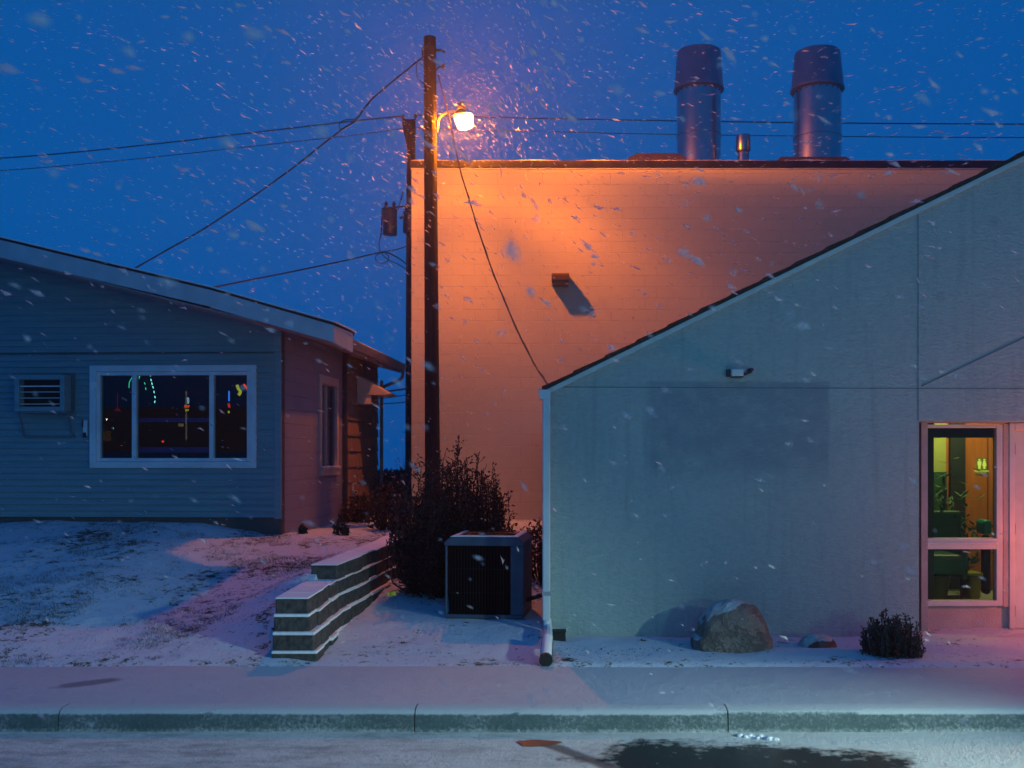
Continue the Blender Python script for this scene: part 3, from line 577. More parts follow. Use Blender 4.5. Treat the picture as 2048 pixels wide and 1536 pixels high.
# side walls: block part, then shingled part
sw0 = H(640, 768, lx=0); sw1 = H(672, 768, lx=0); swb = H(655, 934, lx=0)
SY0, SY1, SZ1, SZ0 = sw0.y, sw1.y, sw0.z, swb.z
BE = H(686, 900, lx=0).y - 0.05
zt = rz(0) - 0.2
g = MB(); g.box(-0.15, 0, 0.001, SY0, 0.2, zt); g.box(-0.15, 0, SY1, BE, 0.2, zt); g.box(-0.15, 0, SY0, SY1, 0.2, SZ0); g.box(-0.15, 0, SY0, SY1, SZ1, zt)
hl('side_wall', g, CMU_SIDE)
SHG = mat('brown_shingle', (0.20, 0.13, 0.10), 0.8, col2=(0.32, 0.22, 0.17), nscale=7, stretch=(1, 3, 0.4), bump=0.6, bscale=20)
g = MB(); g.box(-0.15, -0.03, BE + 0.001, SD, 0.2, zt); z = 0.42; yj = 0
while z < zt:
    y = BE + 0.10
    while y < SD - 0.01:
        y2 = min(y + random.uniform(0.9, 1.4), SD); o0 = random.uniform(-0.004, 0.004)
        z2 = min(z + 0.279, zt + 0.02)
        g.prism([(-0.029, z + 0.012), (0.022 + o0, z + 0.012), (0.0 + o0, z2 + 0.006), (-0.029, z2 + 0.006)], y + 0.002, y2 - 0.003)
        y = y2
    z += 0.279
hl('shingle_wall', g, SHG)
g = MB(); g.box(LX, LX + 0.15, 0.16, SD, 0.2, 3.2); g.prism([(LX + .16, 0.2), (-0.151, 0.2), (-0.151, rz(-.151) - .05), (roofpts[0].x, rz(roofpts[0].x) - .05), (LX + .16, rz(LX + .16) - .05)], SD - 0.15, SD); hl('rear_wall', g, DARK)
# roof: solid slab in profile, overhanging the gable and eave
def roof_profile(x1, th, lift=0.0):
    xs_ = [p.x for p in roofpts if p.x < x1 - 0.01] + [x1]
    top = [(x_, rz(x_) + lift) for x_ in [LX - 0.4] + xs_]; return top + [(x_, z_ - th) for x_, z_ in reversed(top)]
EX = 0.42
RT = mat('roof_shingles', (0.035, 0.03, 0.03), 0.85, col2=(0.07, 0.055, 0.05), nscale=20, bump=0.6)
g = MB(); g.prism(roof_profile(EX, 0.05), FY + 0.035, SD + 0.3); hl('roof', g, RT)
RF_ = hl('roof', MB().box(0, .01, 0, .01, 3, 3.01), RT) if False else None
P1x = roofpts[-1].x; P2 = H(706, 662, -0.20)
g = MB(); tz = lambda x_, y_=0: rz(x_)
poly = [(EX, FY + 0.035), (P1x - 0.01, FY + 0.035), (P2.x - 0.01, -0.20), (P2.x - 0.03, 0.0), (EX, 0.10)]
vs = [(a, c_, rz(a) - 0.002) for a, c_ in poly] + [(a, c_, rz(a) - 0.045) for a, c_ in poly]
g.add(vs, [(0, 1, 2, 3, 4), (9, 8, 7, 6, 5)] + [(i, (i + 1) % 5, 5 + (i + 1) % 5, 5 + i) for i in range(5)]); hl('roof_corner', g, RT)
g = MB(); g.prism(roof_profile(EX + 0.02, 0.018, 0.022), FY - 0.015, SD + 0.25)   # thin snow on the roof
for i in range(26):
    xx = lerp(LX, P1x, i / 26); 
vs = [(a + (0.03 if a > EX + .1 else 0.022), c_ - (0.05 if c_ < 0 else -0.02), rz(a) + 0.020 + 0.02 * (i_ == 4)) for i_, (a, c_) in enumerate(poly)]
vs = vs + [(a, c_, z_ - 0.02) for a, c_, z_ in vs]; g.add(vs, [(0, 1, 2, 3, 4), (9, 8, 7, 6, 5)] + [(i, (i + 1) % 5, 5 + (i + 1) % 5, 5 + i) for i in range(5)])
hl('snow_cap', g, SNOW)
g = MB()
for (a, c_) in zip(roofpts, roofpts[1:]):
    g.prism([(a.x, a.z - 0.03), (c_.x, c_.z - 0.03), (c_.x, c_.z - 0.245), (a.x, a.z - 0.255)], FY, FY + 0.03)
a = roofpts[0]; g.prism([(LX - 0.4, rz(LX - 0.4) - 0.03), (a.x, a.z - 0.03), (a.x, a.z - 0.255), (LX - 0.4, rz(LX - 0.4) - 0.25)], FY, FY + 0.03)
hl('rake_fascia', g, WHITE)
g = MB(); c_ = roofpts[-1]; q = Vector((P2.x, -0.20, rz(P2.x))); nrm = Vector((q.y - c_.y, -(q.x - c_.x), 0)).normalized() * -0.03
vs = [(c_.x, FY, c_.z - 0.03), (q.x, q.y, q.z - 0.02), (q.x, q.y, q.z - 0.28), (c_.x, FY, c_.z - 0.245)]; vs += [(v[0] + nrm.x, v[1] + nrm.y, v[2]) for v in vs]
g.add(vs, [(0, 1, 2, 3), (7, 6, 5, 4), (0, 4, 5, 1), (1, 5, 6, 2), (2, 6, 7, 3), (3, 7, 4, 0)]); hl('eave_return', g, WHITE)
g = MB()   # boxed soffits
g.prism([(LX, rz(LX) - 0.27), (roofpts[0].x, rz(roofpts[0].x) - 0.27), (0, rz(0) - 0.27), (0, rz(0) - 0.25), (roofpts[0].x, rz(roofpts[0].x) - 0.25), (LX, rz(LX) - 0.25)], FY + 0.031, -0.06)
vs = [(0.002, FY + 0.031, rz(0) - 0.25), (P1x, FY + 0.031, rz(P1x) - 0.24), (P2.x - 0.02, -0.20, rz(P2.x) - 0.26), (0.3, 0.10, rz(0.3) - 0.25), (0.002, 0.10, rz(0) - 0.25)]
g.add(vs + [(a_, b_, z_ + 0.015) for a_, b_, z_ in vs], [(4, 3, 2, 1, 0), (5, 6, 7, 8, 9)])
g.prism([(0.022, rz(0) - 0.215), (EX, rz(EX) - 0.20), (EX, rz(EX) - 0.06), (0.022, rz(0) - 0.06)], 0.11, SD + 0.28)
hl('soffit', g, mat('brown_soffit', (0.30, 0.24, 0.24), 0.6, nscale=3, stretch=(8, 1, 1)))
# gutter and its downpipe
gy0 = 0.15; gz0 = rz(EX) - 0.03
prof_ = [(EX + 0.002, gz0 - 0.13), (EX + 0.075, gz0 - 0.13), (EX + 0.095, gz0 - 0.08), (EX + 0.12, gz0 - 0.01), (EX + 0.11, gz0 - 0.004), (EX + 0.085, gz0 - 0.08), (EX + 0.068, gz0 - 0.12), (EX + 0.002, gz0 - 0.12)]
g = MB(); g.prism(prof_, gy0, SD + 0.3); gt = hl('gutter', g, GUTTERM)
g = MB(); g.prism([(EX + .004, gz0 - .04), (EX + .10, gz0 - .04), (EX + .10, gz0 - .005), (EX + .004, gz0 - .01)], gy0 + .01, SD + .28); hl('gutter_snow', g, SNOW, gt)
g = MB(); g.tube(smoothpath([(EX + 0.05, SD + 0.2, gz0 - 0.12), (EX + 0.05, SD + 0.2, gz0 - 0.22), (EX - 0.02, SD + 0.2, gz0 - 0.32), (0.08, SD + 0.18, gz0 - 0.46), (0.05, SD + 0.15, gz0 - 0.55), (0.05, SD + 0.15, 0.7)], 5), 0.035, 8)
hl('elbow', g, GUTTERM, gt)
g = MB(); g.box(0.004, 0.075, BE + 0.01, BE + 0.095, 0.62, zt - 0.05); g.tube([(0.04, BE + 0.05, zt - 0.06), (0.2, BE + 0.05, zt + 0.0), (EX + 0.05, BE + 0.05, gz0 - 0.12)], 0.035, 8); hl('downpipe', g, mat('dark_downpipe', (0.06, 0.045, 0.045), 0.5), bevel=0.004)
# front window
GL = glass_mat('window_glass', (0.80, 0.84, 0.86), 1.5, 1.25)
def frame_xz(g, x0, x1, z0, z1, wd, ya, yb):
    g.box(x0, x0 + wd, ya, yb, z0, z1); g.box(x1 - wd, x1, ya, yb, z0, z1); g.box(x0 + wd, x1 - wd, ya, yb, z1 - wd, z1); g.box(x0 + wd, x1 - wd, ya, yb, z0, z0 + wd)
oa = H(179, 731, -0.05); ob = H(512, 936, -0.05)
g = MB(); frame_xz(g, oa.x, ob.x, ob.z, oa.z, 0.085, -0.055, -0.004); frame_xz(g, oa.x + 0.087, ob.x - 0.087, ob.z + 0.087, oa.z - 0.087, 0.05, -0.030, 0.07)
win = hl('window', g, VINYL, bevel=0.005)
ix0, ix1, iz0, iz1 = oa.x + 0.137, ob.x - 0.137, ob.z + 0.137, oa.z - 0.137
m1 = H(269.5, 800, 0.0).x; m2 = H(424, 800, 0.0).x
for mx_ in (m1, m2):
    g = MB(); g.box(mx_ - 0.032, mx_ + 0.032, -0.024, 0.065, iz0 - 0.001, iz1 + 0.001); hl('mullion', g, VINYL, win, bevel=0.004)
for a_, b_ in ((ix0, m1 - 0.032), (m1 + 0.032, m2 - 0.032), (m2 + 0.032, ix1)):
    g = MB(); g.quad((a_, 0.02, iz0), (b_, 0.02, iz0), (b_, 0.02, iz1), (a_, 0.02, iz1)); hl('pane', g, GL, win, fix=False)
# side window with sill
g = MB(); fw = 0.10
for (y0_, y1_, z0_, z1_) in ((SY0 - 0.08, SY0 + 0.03, SZ0, SZ1 + 0.02), (SY1 - 0.03, SY1 + 0.08, SZ0, SZ1 + 0.02), (SY0 - 0.08, SY1 + 0.08, SZ1 + 0.021, SZ1 + 0.15)):
    g.box(-0.02, 0.03, y0_, y1_, z0_, z1_)
g.box(-0.09, -0.02, (SY0 + SY1) / 2 - 0.02, (SY0 + SY1) / 2 + 0.02, SZ0, SZ1)
win2 = hl('window', g, mat('aged_trim', (0.42, 0.36, 0.36), 0.55, nscale=6), bevel=0.004)
g = MB(); g.box(-0.05, 0.07, SY0 - 0.06, SY1 + 0.06, SZ0 - 0.03, SZ0 - 0.001); g.box(0.001, 0.05, SY0 - 0.06, SY1 + 0.06, SZ0 - 0.13, SZ0 - 0.031); hl('sill', g, _M['aged_trim'], win2)
g = MB(); g.box(-0.05, 0.068, SY0 - 0.05, SY1 + 0.05, SZ0 + 0.000, SZ0 + 0.014); hl('sill_snow', g, SNOW, win2)
g = MB(); g.quad((-0.06, SY0, SZ0), (-0.06, SY1, SZ0), (-0.06, SY1, SZ1), (-0.06, SY0, SZ1)); hl('pane', g, glass_mat('side_glass', (0.5, 0.55, 0.6), 1.5, 1.6), win2, fix=False)
# small hood over a louvred vent on the side wall
v0 = H(716, 770, lx=0.0); 
vy0, vy1 = H(712, 800, lx=0.0).y, H(728, 800, lx=0.0).y; vz1 = H(715, 790, lx=0.02).z; vz0 = H(715, 808, lx=0.0).z
vh = hl('vent_hood', MB().add([(0.02, vy0, vz1 + 0.36), (0.62, vy0 - 0.05, vz1 + 0.02), (0.62, vy1 + 0.05, vz1 + 0.02), (0.02, vy1, vz1 + 0.36), (0.02, vy0, vz1 - 0.0), (0.60, vy0 - 0.05, vz1 - 0.0), (0.60, vy1 + 0.05, vz1), (0.02, vy1, vz1)],
        [(0, 1, 2, 3), (0, 4, 5, 1), (3, 2, 6, 7), (1, 5, 6, 2), (4, 7, 6, 5), (0, 3, 7, 4)]), mat('pale_hood', (0.62, 0.50, 0.42), 0.6))
g = MB(); g.box(0.021, 0.28, vy0, vy0 + 0.03, vz0, vz1 - .002); g.box(0.021, 0.28, vy1 - .03, vy1, vz0, vz1 - .002); g.box(0.021, 0.28, vy0 + .03, vy1 - .03, vz0, vz0 + 0.03)
for k in range(7): g.box(0.24, 0.27, vy0 + 0.03, vy1 - 0.03, vz0 + 0.05 + k * 0.032, vz0 + 0.062 + k * 0.032)
hl('louvre', g, _M['pale_hood'], vh)
g = MB(); c_ = H(703, 985, lx=0.03); g.tube([(0.05, c_.y, c_.z - 0.22), (0.05, c_.y, c_.z + .14)], 0.022, 8); g.tube([(0.05, c_.y, c_.z + .14), (0.12, c_.y, c_.z + .16)], 0.02, 8); g.lathe((0.09, c_.y, c_.z - .02), [(0.05, 0), (0.05, 0.06)], 10); hl('gas_pipe', g, mat('pale_pipe', (0.5, 0.45, 0.42), 0.5, 0.2))
# through-wall air conditioner in a frame, on its bracket, and the small box beside the window
acw = thing('window_air_conditioner', 'square air conditioner with white louvres set in the grey siding left of the window', 'air conditioner', HM @ Vector((ao.x, -0.1, ao2.z)), HA)
def AL_(mb): off = HI @ Vector(acw.location); mb.v = [(v[0] - off.x, v[1] - off.y, v[2] - off.z) for v in mb.v]; return mb
g = MB(); fx0, fx1, fz0, fz1 = H(30, 0, -0.2).x, H(130, 0, -0.2).x, H(0, 823, -0.2).z, H(0, 750, -0.2).z
frame_xz(g, fx0, fx1, fz0, fz1, 0.065, -0.22, -0.021); obj('case', AL_(g), SIDING, acw, local=True, bevel=0.006)
g = MB(); g.box(fx0 + 0.066, fx1 - 0.066, -0.09, -0.021, fz0 + 0.066, fz1 - 0.066); obj('core', AL_(g), DARK, acw, local=True)
for k in range(4):
    zz = lerp(fz1 - 0.15, fz0 + 0.105, k / 3); g = MB(); g.prism([(-0.20, zz), (-0.13, zz + 0.006), (-0.13, zz - 0.004), (-0.20, zz - 0.007 - (0.008 if k == 0 else 0))], fx0 + 0.07, fx1 - 0.067, 'x'); obj('louvre', AL_(g), mat('white_louvre', (0.85, 0.8, 0.75), 0.4), acw, local=True)
b0 = H(38, 825, -0.2); b1 = H(50, 872, -0.03); b2_ = H(136, 825, -0.2); b3 = H(147, 872, -0.03)
g = MB(); g.tube([(b0.x, -0.2, fz0 - 0.01), (b1.x, -0.035, b1.z)], 0.014, 6); g.tube([(b2_.x - 0.02, -0.2, fz0 - 0.01), (b3.x, -0.035, b3.z)], 0.014, 6); g.box(b1.x, b3.x + .02, -0.045, -0.024, b1.z - 0.02, b1.z + 0.01); g.box(b0.x, b2_.x, -0.22, -0.03, fz0 - 0.025, fz0 - 0.002)
obj('bracket', AL_(g), mat('bracket_paint', (0.12, 0.15, 0.16), 0.5), acw, local=True)
g = MB(); g.box(H(126, 0, -.02).x, H(150, 0, -.02).x, -0.040, -0.0215, H(0, 822, 0).z, H(0, 748, 0).z); obj('side_panel', AL_(g), mat('dark_panel', (0.10, 0.12, 0.13), 0.6), acw, local=True)
c_ = H(171, 858, -0.03); cw_ = HM @ Vector((c_.x, -0.03, c_.z)); t = thing('outlet_box', 'small pale box with a dark cap on the siding beside the wide window', 'outlet box', cw_, HA)
g = MB(); g.box(-0.03, 0.03, -0.02, 0.005, -0.09, 0.12); obj('cover', g, VINYL, t, local=True, bevel=0.006)
g = MB(); g.box(-0.022, 0.02, -0.035, -0.021, -0.12, -0.05); g.box(-0.035, -0.02, -0.03, -0.021, 0.03, 0.13); obj('cap', g, mat('dark_red_plastic', (0.10, 0.02, 0.02), 0.5), t, local=True)

# things seen in the window: inside the room
def hw(lx, ly, lz): return HM @ Vector((lx, ly, lz))
g = MB(); g.quad((LX + .2, 0.16, 0.75), (-0.16, 0.16, 0.75), (-0.16, SD - .2, 0.75), (LX + .2, SD - .2, 0.75)); hl('floor', g, DARK, fix=False)
def ray_in(px, py, ly): return H(px, py, ly)
GREEN = glow_mat('green_string', (0.03, 1.0, 0.45), 1.3); CYAN = glow_mat('cyan_string', (0.25, 1.0, 0.85), 1.8)
def inside(name, label, cat, parts, group=None):
    t = None
    for (pn, pts, r, m_, kind) in parts:
        wpts = [HM @ ray_in(a, c_, ly) for a, c_, ly in pts]
        if t is None: t = thing(name, label, cat, wpts[0], 0, group)
        g = MB()
        if kind == 'tube': g.tube(smoothpath(wpts, 4), r, 6)
        elif kind == 'beads':
            for a, c_ in zip(wpts, wpts[1:]):
                L_ = (c_ - a).length; nn = max(1, int(L_ / 0.045))
                for k in range(nn):
                    p = a.lerp(c_, (k + .5) / nn); d_ = (c_ - a).normalized() * 0.016; g.tube([p - d_, p + d_], r, 5)
        obj(pn, g, m_, t)
inside('string_lights', 'strand of green lights hanging at the top left of the wide window', 'string lights', [('strand', [(266, 752, .5), (259, 764, .5), (258, 776, .5)], 0.003, GREEN, 'tube'), ('strand', [(281, 745, .5), (278, 757, .5), (274, 769, .5)], 0.004, GREEN, 'tube'), ('strand', [(288, 762, .5), (291, 772, .5), (292, 783, .5)], 0.004, GREEN, 'beads')])
inside('string_lights', 'longest strand of blue green icicle lights in the middle pane of the wide window', 'string lights', [('strand', [(300, 745, .5), (301, 756, .5), (303, 764, .5), (307, 778, .5), (309, 790, .5), (311, 798, .5), (308, 809, .5)], 0.005, CYAN, 'beads')])
inside('neon_sign', 'small yellow and red pepper-shaped neon glow at the right side of the wide window', 'neon sign', [('yellow_tube', [(474, 770, .6), (477, 778, .6), (481, 784, .6), (477, 790, .6)], 0.022, glow_mat('neon_yellow', (0.5, 0.6, 0.02), 0.6), 'tube'), ('red_tube', [(487, 769, .6), (491, 773, .6), (496, 780, .6)], 0.018, glow_mat('neon_red', (1, 0.10, 0.02), 0.7), 'tube')])
inside('neon_sign', 'narrow upright neon with blue, red and yellow pieces in the right pane', 'neon sign', [('blue_tube', [(458, 782, .6), (458, 802, .6)], 0.011, glow_mat('neon_blue', (0.03, 0.22, 1.0), 0.9), 'tube'), ('red_tube', [(457, 807, .6), (459, 815, .6)], 0.017, glow_mat('neon_red2', (0.8, 0.03, 0.02), 0.6), 'tube'), ('yellow_tube', [(457, 822, .6), (458, 826, .6)], 0.014, glow_mat('neon_yellow2', (0.45, 0.5, 0.03), 0.6), 'tube')])
inside('pendant_glow', 'dim dark red pointed pennant hanging inside the left pane', 'pendant', [('cone', [(235, 785, .7), (235, 822, .7)], [0.004] * 4 + [0.05], glow_mat('dim_red', (0.05, 0.002, 0.006), 1.0), 'tube')])  # red cone pendant, its dim light given by emission
BLUEB = mat('blue_rail_glow', (0.02, 0.03, 0.10), 0.5, emit=(0.0, 0.008, 0.09), estr=0.3)  # booth rails glow by added emission, no lamp in them
for (y0_, y1_, lab) in ((836, 844, 'upper dim blue booth rail with added glow across the middle pane of the wide window'), (894, 905, 'lower dim blue booth rail with added glow across the middle pane of the wide window')):
    a = ray_in(276, y0_, .9); c_ = ray_in(418, y1_, .9); g = MB(); g.box(a.x, c_.x, 0.9, 0.95, c_.z, a.z)
    g.v = [tuple(HM @ Vector(v)) for v in g.v]; single('blue_rail', lab, 'rail', g, BLUEB, origin=HM @ Vector((a.x, .9, c_.z)), group='blue rails inside the wide window')

# things across the street, mirrored in the panes (built where they stand, behind the camera)
def mirror_pt(px, py, D):
    v = P(px, py, D); q = HI @ v; q.y = 0.04 - q.y; return HM @ q
WB = mat('sign_pole_glow', (0.5, 0.5, 0.45), 0.5, emit=(0.75, 0.75, 0.62), estr=1.3)  # light on the pole is put in as emission
def cube_at(c_, wx, wz, wy=0.05):
    return MB().box(c_.x - wx / 2, c_.x + wx / 2, c_.y - wy / 2, c_.y + wy / 2, c_.z - wz / 2, c_.z + wz / 2)
def mir(px, py, D, wpx, hpx): c_ = mirror_pt(px, py, D); return cube_at(c_, wpx * D / F, hpx * D / F)
pc_ = mirror_pt(372.5, 832, 50)
t = thing('roadside_sign', 'tall lit roadside sign pole reflected in the middle pane of the wide window', 'sign', (pc_.x, pc_.y, -0.2))
obj('pole', mir(372.5, 830, 50, 2.6, 98), WB, t); obj('blue_panel', mir(376, 801, 49.7, 3.5, 12), glow_mat('sign_blue', (0.4, 0.8, 1.0), 8), t)
obj('orange_panel', mir(374, 812.5, 49.7, 11, 5), glow_mat('sign_orange', (1, 0.12, 0.02), 9), t); obj('yellow_panel', mir(374, 820.5, 49.7, 8, 4), glow_mat('sign_yellow', (0.75, 0.8, 0.05), 6), t)
t = thing('forecourt_sign', 'low yellowish lit sign reflected beside the sign pole in the wide window', 'sign', mirror_pt(362, 850, 52)); obj('panel', mir(362, 850, 52, 11, 6), glow_mat('sign_cream', (0.9, 0.65, 0.25), 2), t)
for (px, py, s_, col_, e_, nm, lab) in ((213, 839, 5, (1, 1, .7), 24, 'distant_lamp', 'round white distant lamp reflected in the left pane'), (226, 856, 4, (.1, .8, 1), 12, 'distant_lamp', 'small cyan distant light reflected in the left pane'), (243, 891, 5, (1, .02, .03), 12, 'tail_light', 'red tail light reflected low in the left pane'), (326, 883, 7, (1, .05, .02), 14, 'tail_light', 'red tail light reflected low in the middle pane')):
    c_ = mirror_pt(px, py, 45); g = MB(); r_ = s_ * 45 / F / 2; g.lathe((c_.x, c_.y, c_.z), [(r_ * .2, -r_ * .6), (r_, 0), (r_ * .2, r_ * .6)], 10); single(nm, lab, 'light', g, glow_mat(nm + str(px), col_, e_), origin=c_)
sc_ = mirror_pt(330, 870, 62); t = thing('shopfront', 'dim low shopfront added across the street, mirrored behind the sign pole in the wide window', 'shopfront', (sc_.x, sc_.y, -0.15))  # shopfront added to fill the panes with dim reflections
def at_m(x0, x1, y0, y1, D):
    a_, b_ = mirror_pt(x0, y1, D), mirror_pt(x1, y0, D); return MB().box(min(a_.x, b_.x), max(a_.x, b_.x), a_.y - .1, a_.y + .1, min(a_.z, b_.z), max(a_.z, b_.z))
obj('wall', at_m(150, 560, 815, 905, 62), mat('far_brick_glow', (0.10, 0.07, 0.06), 0.8, emit=(0.10, 0.08, 0.10), estr=0.7, nscale=0.8), t)  # wall glows by emission so its reflection shows in the panes
for (x0, x1, y0, y1, cl, e_) in ((205, 222, 862, 882, (0.9, 0.6, 0.3), .35), (286, 306, 868, 884, (0.8, 0.75, 0.6), .3), (318, 346, 866, 888, (0.9, 0.55, 0.2), .45), (384, 412, 862, 872, (0.9, 0.5, 0.15), .6), (436, 470, 870, 888, (0.5, 0.6, 0.8), .3), (476, 492, 850, 862, (0.7, 0.2, 0.15), .5)):
    w_ = obj('window', at_m(x0, x1, y0, y1, 61.7), glow_mat('far_window%d' % x0, cl, e_), t)
# a parked car across the street, seen faintly mirrored
cc = mirror_pt(395, 905, 36); t = thing('parked_car', 'pale parked car faintly reflected low in the wide window', 'car', (cc.x, cc.y, -0.15))
prof_ = [(-2.1, 0.35), (-2.1, 0.75), (-1.3, 0.95), (-0.6, 1.4), (0.8, 1.42), (1.5, 1.0), (2.1, 0.9), (2.15, 0.35)]
g = MB(); g.prism([(cc.x + a, -0.15 + c_) for a, c_ in prof_], cc.y - 0.85, cc.y + 0.85); obj('body', g, mat('car_paint', (0.5, 0.55, 0.55), 0.3, 0.3), t, bevel=0.08)
for a in (-1.3, 1.35):
    for k in (-1, 1):
        g = MB(); g.prism([(cc.x + a + 0.33 * math.cos(i * .393), 0.18 + 0.33 * math.sin(i * .393)) for i in range(16)], cc.y + k * 0.75 - .1, cc.y + k * .75 + .13); obj('wheel', g, BLACK, t)

# ------------------------------------------------------------------ stucco shop on the right
sb = thing('stucco_shop', 'pale teal stucco shop with a sloping roof edge and an entrance at the right', 'shop building', (3.0, ST_Y, 0))
SX0 = (1100 - CX) * ST_Y / F; EXE = (1838 - CX) * ST_Y / F; RX = 9.0; HZ = P(0, 842, ST_Y).z
ra = P(1096, 778, ST_Y); rb = P(2048, 312, ST_Y); sl = (rb.z - ra.z) / (rb.x - ra.x)
def rzs(x_): return ra.z + (x_ - ra.x) * sl
g = MB(); W_ = 0.2
g.prism([(SX0, -0.1), (EXE, -0.1), (EXE, HZ), (RX, HZ), (RX, rzs(RX) - 0.02), (SX0, rzs(SX0) - 0.02)], ST_Y, ST_Y + W_)
g.box(SX0, SX0 + 0.2, ST_Y + W_ + 0.001, ST_Y + 7.9, -0.1, rzs(SX0) - 0.02)
g.box(EXE, RX, ST_Y + 0.201, ST_Y + 0.5, HZ, HZ + 0.12)
obj('wall', g, STUCCO, sb)
JM = mat('joint_shadow', (0.15, 0.18, 0.20), 0.8)
jz = P(0, 776, ST_Y).z
def joint(x0, z0, x1, z1, w_=0.008):
    d = Vector((x1 - x0, 0, z1 - z0)).normalized(); n_ = Vector((-d.z, 0, d.x)) * w_ / 2; g = MB()
    g.prism([(x0 + n_.x, z0 + n_.z), (x1 + n_.x, z1 + n_.z), (x1 - n_.x, z1 - n_.z), (x0 - n_.x, z0 - n_.z)], ST_Y - 0.003, ST_Y + 0.01); obj('control_joint', g, JM, sb)
JX = P(1836, 0, ST_Y).x
joint(SX0 + 0.05, jz + 0.01, JX - .006, jz - 0.005); joint(JX + .006, jz - 0.005, RX, jz - 0.02); joint(JX, HZ, JX, rzs(JX) - 0.06)
a = P(1843, 772, ST_Y); c_ = P(2048, 675, ST_Y); joint(a.x, a.z, a.x + (c_.x - a.x) * 2, a.z + (c_.z - a.z) * 2, 0.016)
# roof: trim board, shingle edge, slab
TRIM = mat('teal_trim', (0.46, 0.55, 0.52), 0.5)
x0_ = ra.x - 0.03; x1_ = RX
g = MB(); g.prism([(x0_, rzs(x0_) + 0.0), (x1_, rzs(x1_) + 0.0), (x1_, rzs(x1_) - 0.05), (x0_, rzs(x0_) - 0.05)], ST_Y - 0.035, ST_Y - 0.001); obj('rake_board', g, TRIM, sb, bevel=0.003)
g = MB(); g.prism([(x0_ - 0.02, rzs(x0_ - .02) + 0.002), (x1_, rzs(x1_) + 0.002), (x1_, rzs(x1_) + 0.03), (x0_ - 0.02, rzs(x0_ - .02) + 0.03)], ST_Y - 0.03, ST_Y + 7.6)
n = 30
for i in range(n):
    xa = lerp(x0_ - 0.03, x1_, i / n); xb = lerp(x0_ - 0.03, x1_, (i + 1.03) / n)
    g.prism([(xa, rzs(xa) + 0.031), (xb, rzs(xb) + 0.031), (xb, rzs(xb) + 0.036), (xa, rzs(xa) + 0.052)], ST_Y - 0.05 + random.uniform(-.004, .004), ST_Y + 7.6)
obj('shingle_roof', g, RT, sb)
# rain head, downspout and its extension
PIPE = mat('pale_downspout', (0.50, 0.58, 0.62), 0.45, nscale=3)
dY = ST_Y - 0.06
g = MB(); px0 = P(1085, 0, dY).x; px1 = P(1100.5, 0, dY).x
g.box(px0, px1, dY - 0.045, dY + 0.035, P(0, 1240, dY).z, P(0, 795, dY).z); ds = obj('downspout', g, PIPE, sb, bevel=0.012)
g = MB(); h1 = P(1075, 781, dY).x; h0 = P(1081, 0, dY).x; h2 = P(1101, 0, dY).x
zt_ = P(0, 780, dY).z; zb_ = P(0, 799, dY).z
g.prism([(h1, zt_), (h2, zt_), (h2, zb_), (h0, zb_)], dY - 0.06, dY + 0.05); obj('rain_head', g, PIPE, ds, bevel=0.004)
g = MB(); g.box(px0 - 0.004, px1 + 0.004, dY - 0.050, dY + 0.04, P(0, 1190, dY).z, P(0, 1182, dY).z); obj('strap', g, mat('strap_grey', (0.25, 0.3, 0.33), 0.5), ds)
g = MB(); a = P(1094, 1238, dY); g.tube([a, P(1096, 1256, dY - 0.04), P(1096, 1278, 9.1), P(1095, 1290, 8.95)], [0.040, 0.042, 0.045, 0.047], 10)
obj('elbow', g, PIPE, ds, smooth=True)
g = MB(); n = 34; pts = []; rs = []
pa, pb_ = Vector((P(1095, 0, 8.97).x, 8.97, 0.115)), Vector((P(1092, 0, 8.36).x, 8.36, 0.06))
for i in range(n + 1): pts.append(pa.lerp(pb_, i / n)); rs.append(0.047 + 0.006 * (i % 2))
g.tube(pts, rs, 14); ex = thing('drain_hose', 'snow dusted corrugated black drain hose lying below the downspout', 'drain hose', pb_)
def hose_mat():
    m, t_, b_, g_ = base('snowy_hose', 0.5, 0.4); N = sepxyz(t_, g_.outputs['Normal']); nn = noise_n(t_, g_.outputs['Position'], 25, 4)
    t_.links.new(mixc(t_, ramp(t_, math_n(t_, 'ADD', N[2], math_n(t_, 'MULTIPLY', nn, 0.5)), 0.45, 0.75), (0.02, 0.02, 0.02), (0.72, 0.72, 0.75)), b_.inputs['Base Color']); return m
obj('tube', g, hose_mat(), ex, smooth=True)
g = MB(); d_ = (pb_ - pa).normalized(); g.tube([pb_ + d_ * 0.001, pb_ + d_ * 0.05], 0.056, 14); obj('mouth', g, BLACK, ex)
c_ = P(1118, 1282, 9.4); t = thing('bait_box', 'small dark square box on the snow against the stucco wall by the downspout', 'box', (c_.x, 9.4, 0.02))
g = MB(); g.prism([(-0.065, 0), (0.065, 0), (0.060, 0.085), (-0.060, 0.085)], -0.06, 0.06); obj('body', g, BLACK, t, local=True, bevel=0.006); g = MB(); g.box(-0.067, 0.067, -0.065, 0.062, 0.086, 0.098); obj('lid', g, BLACK, t, local=True, bevel=0.003)
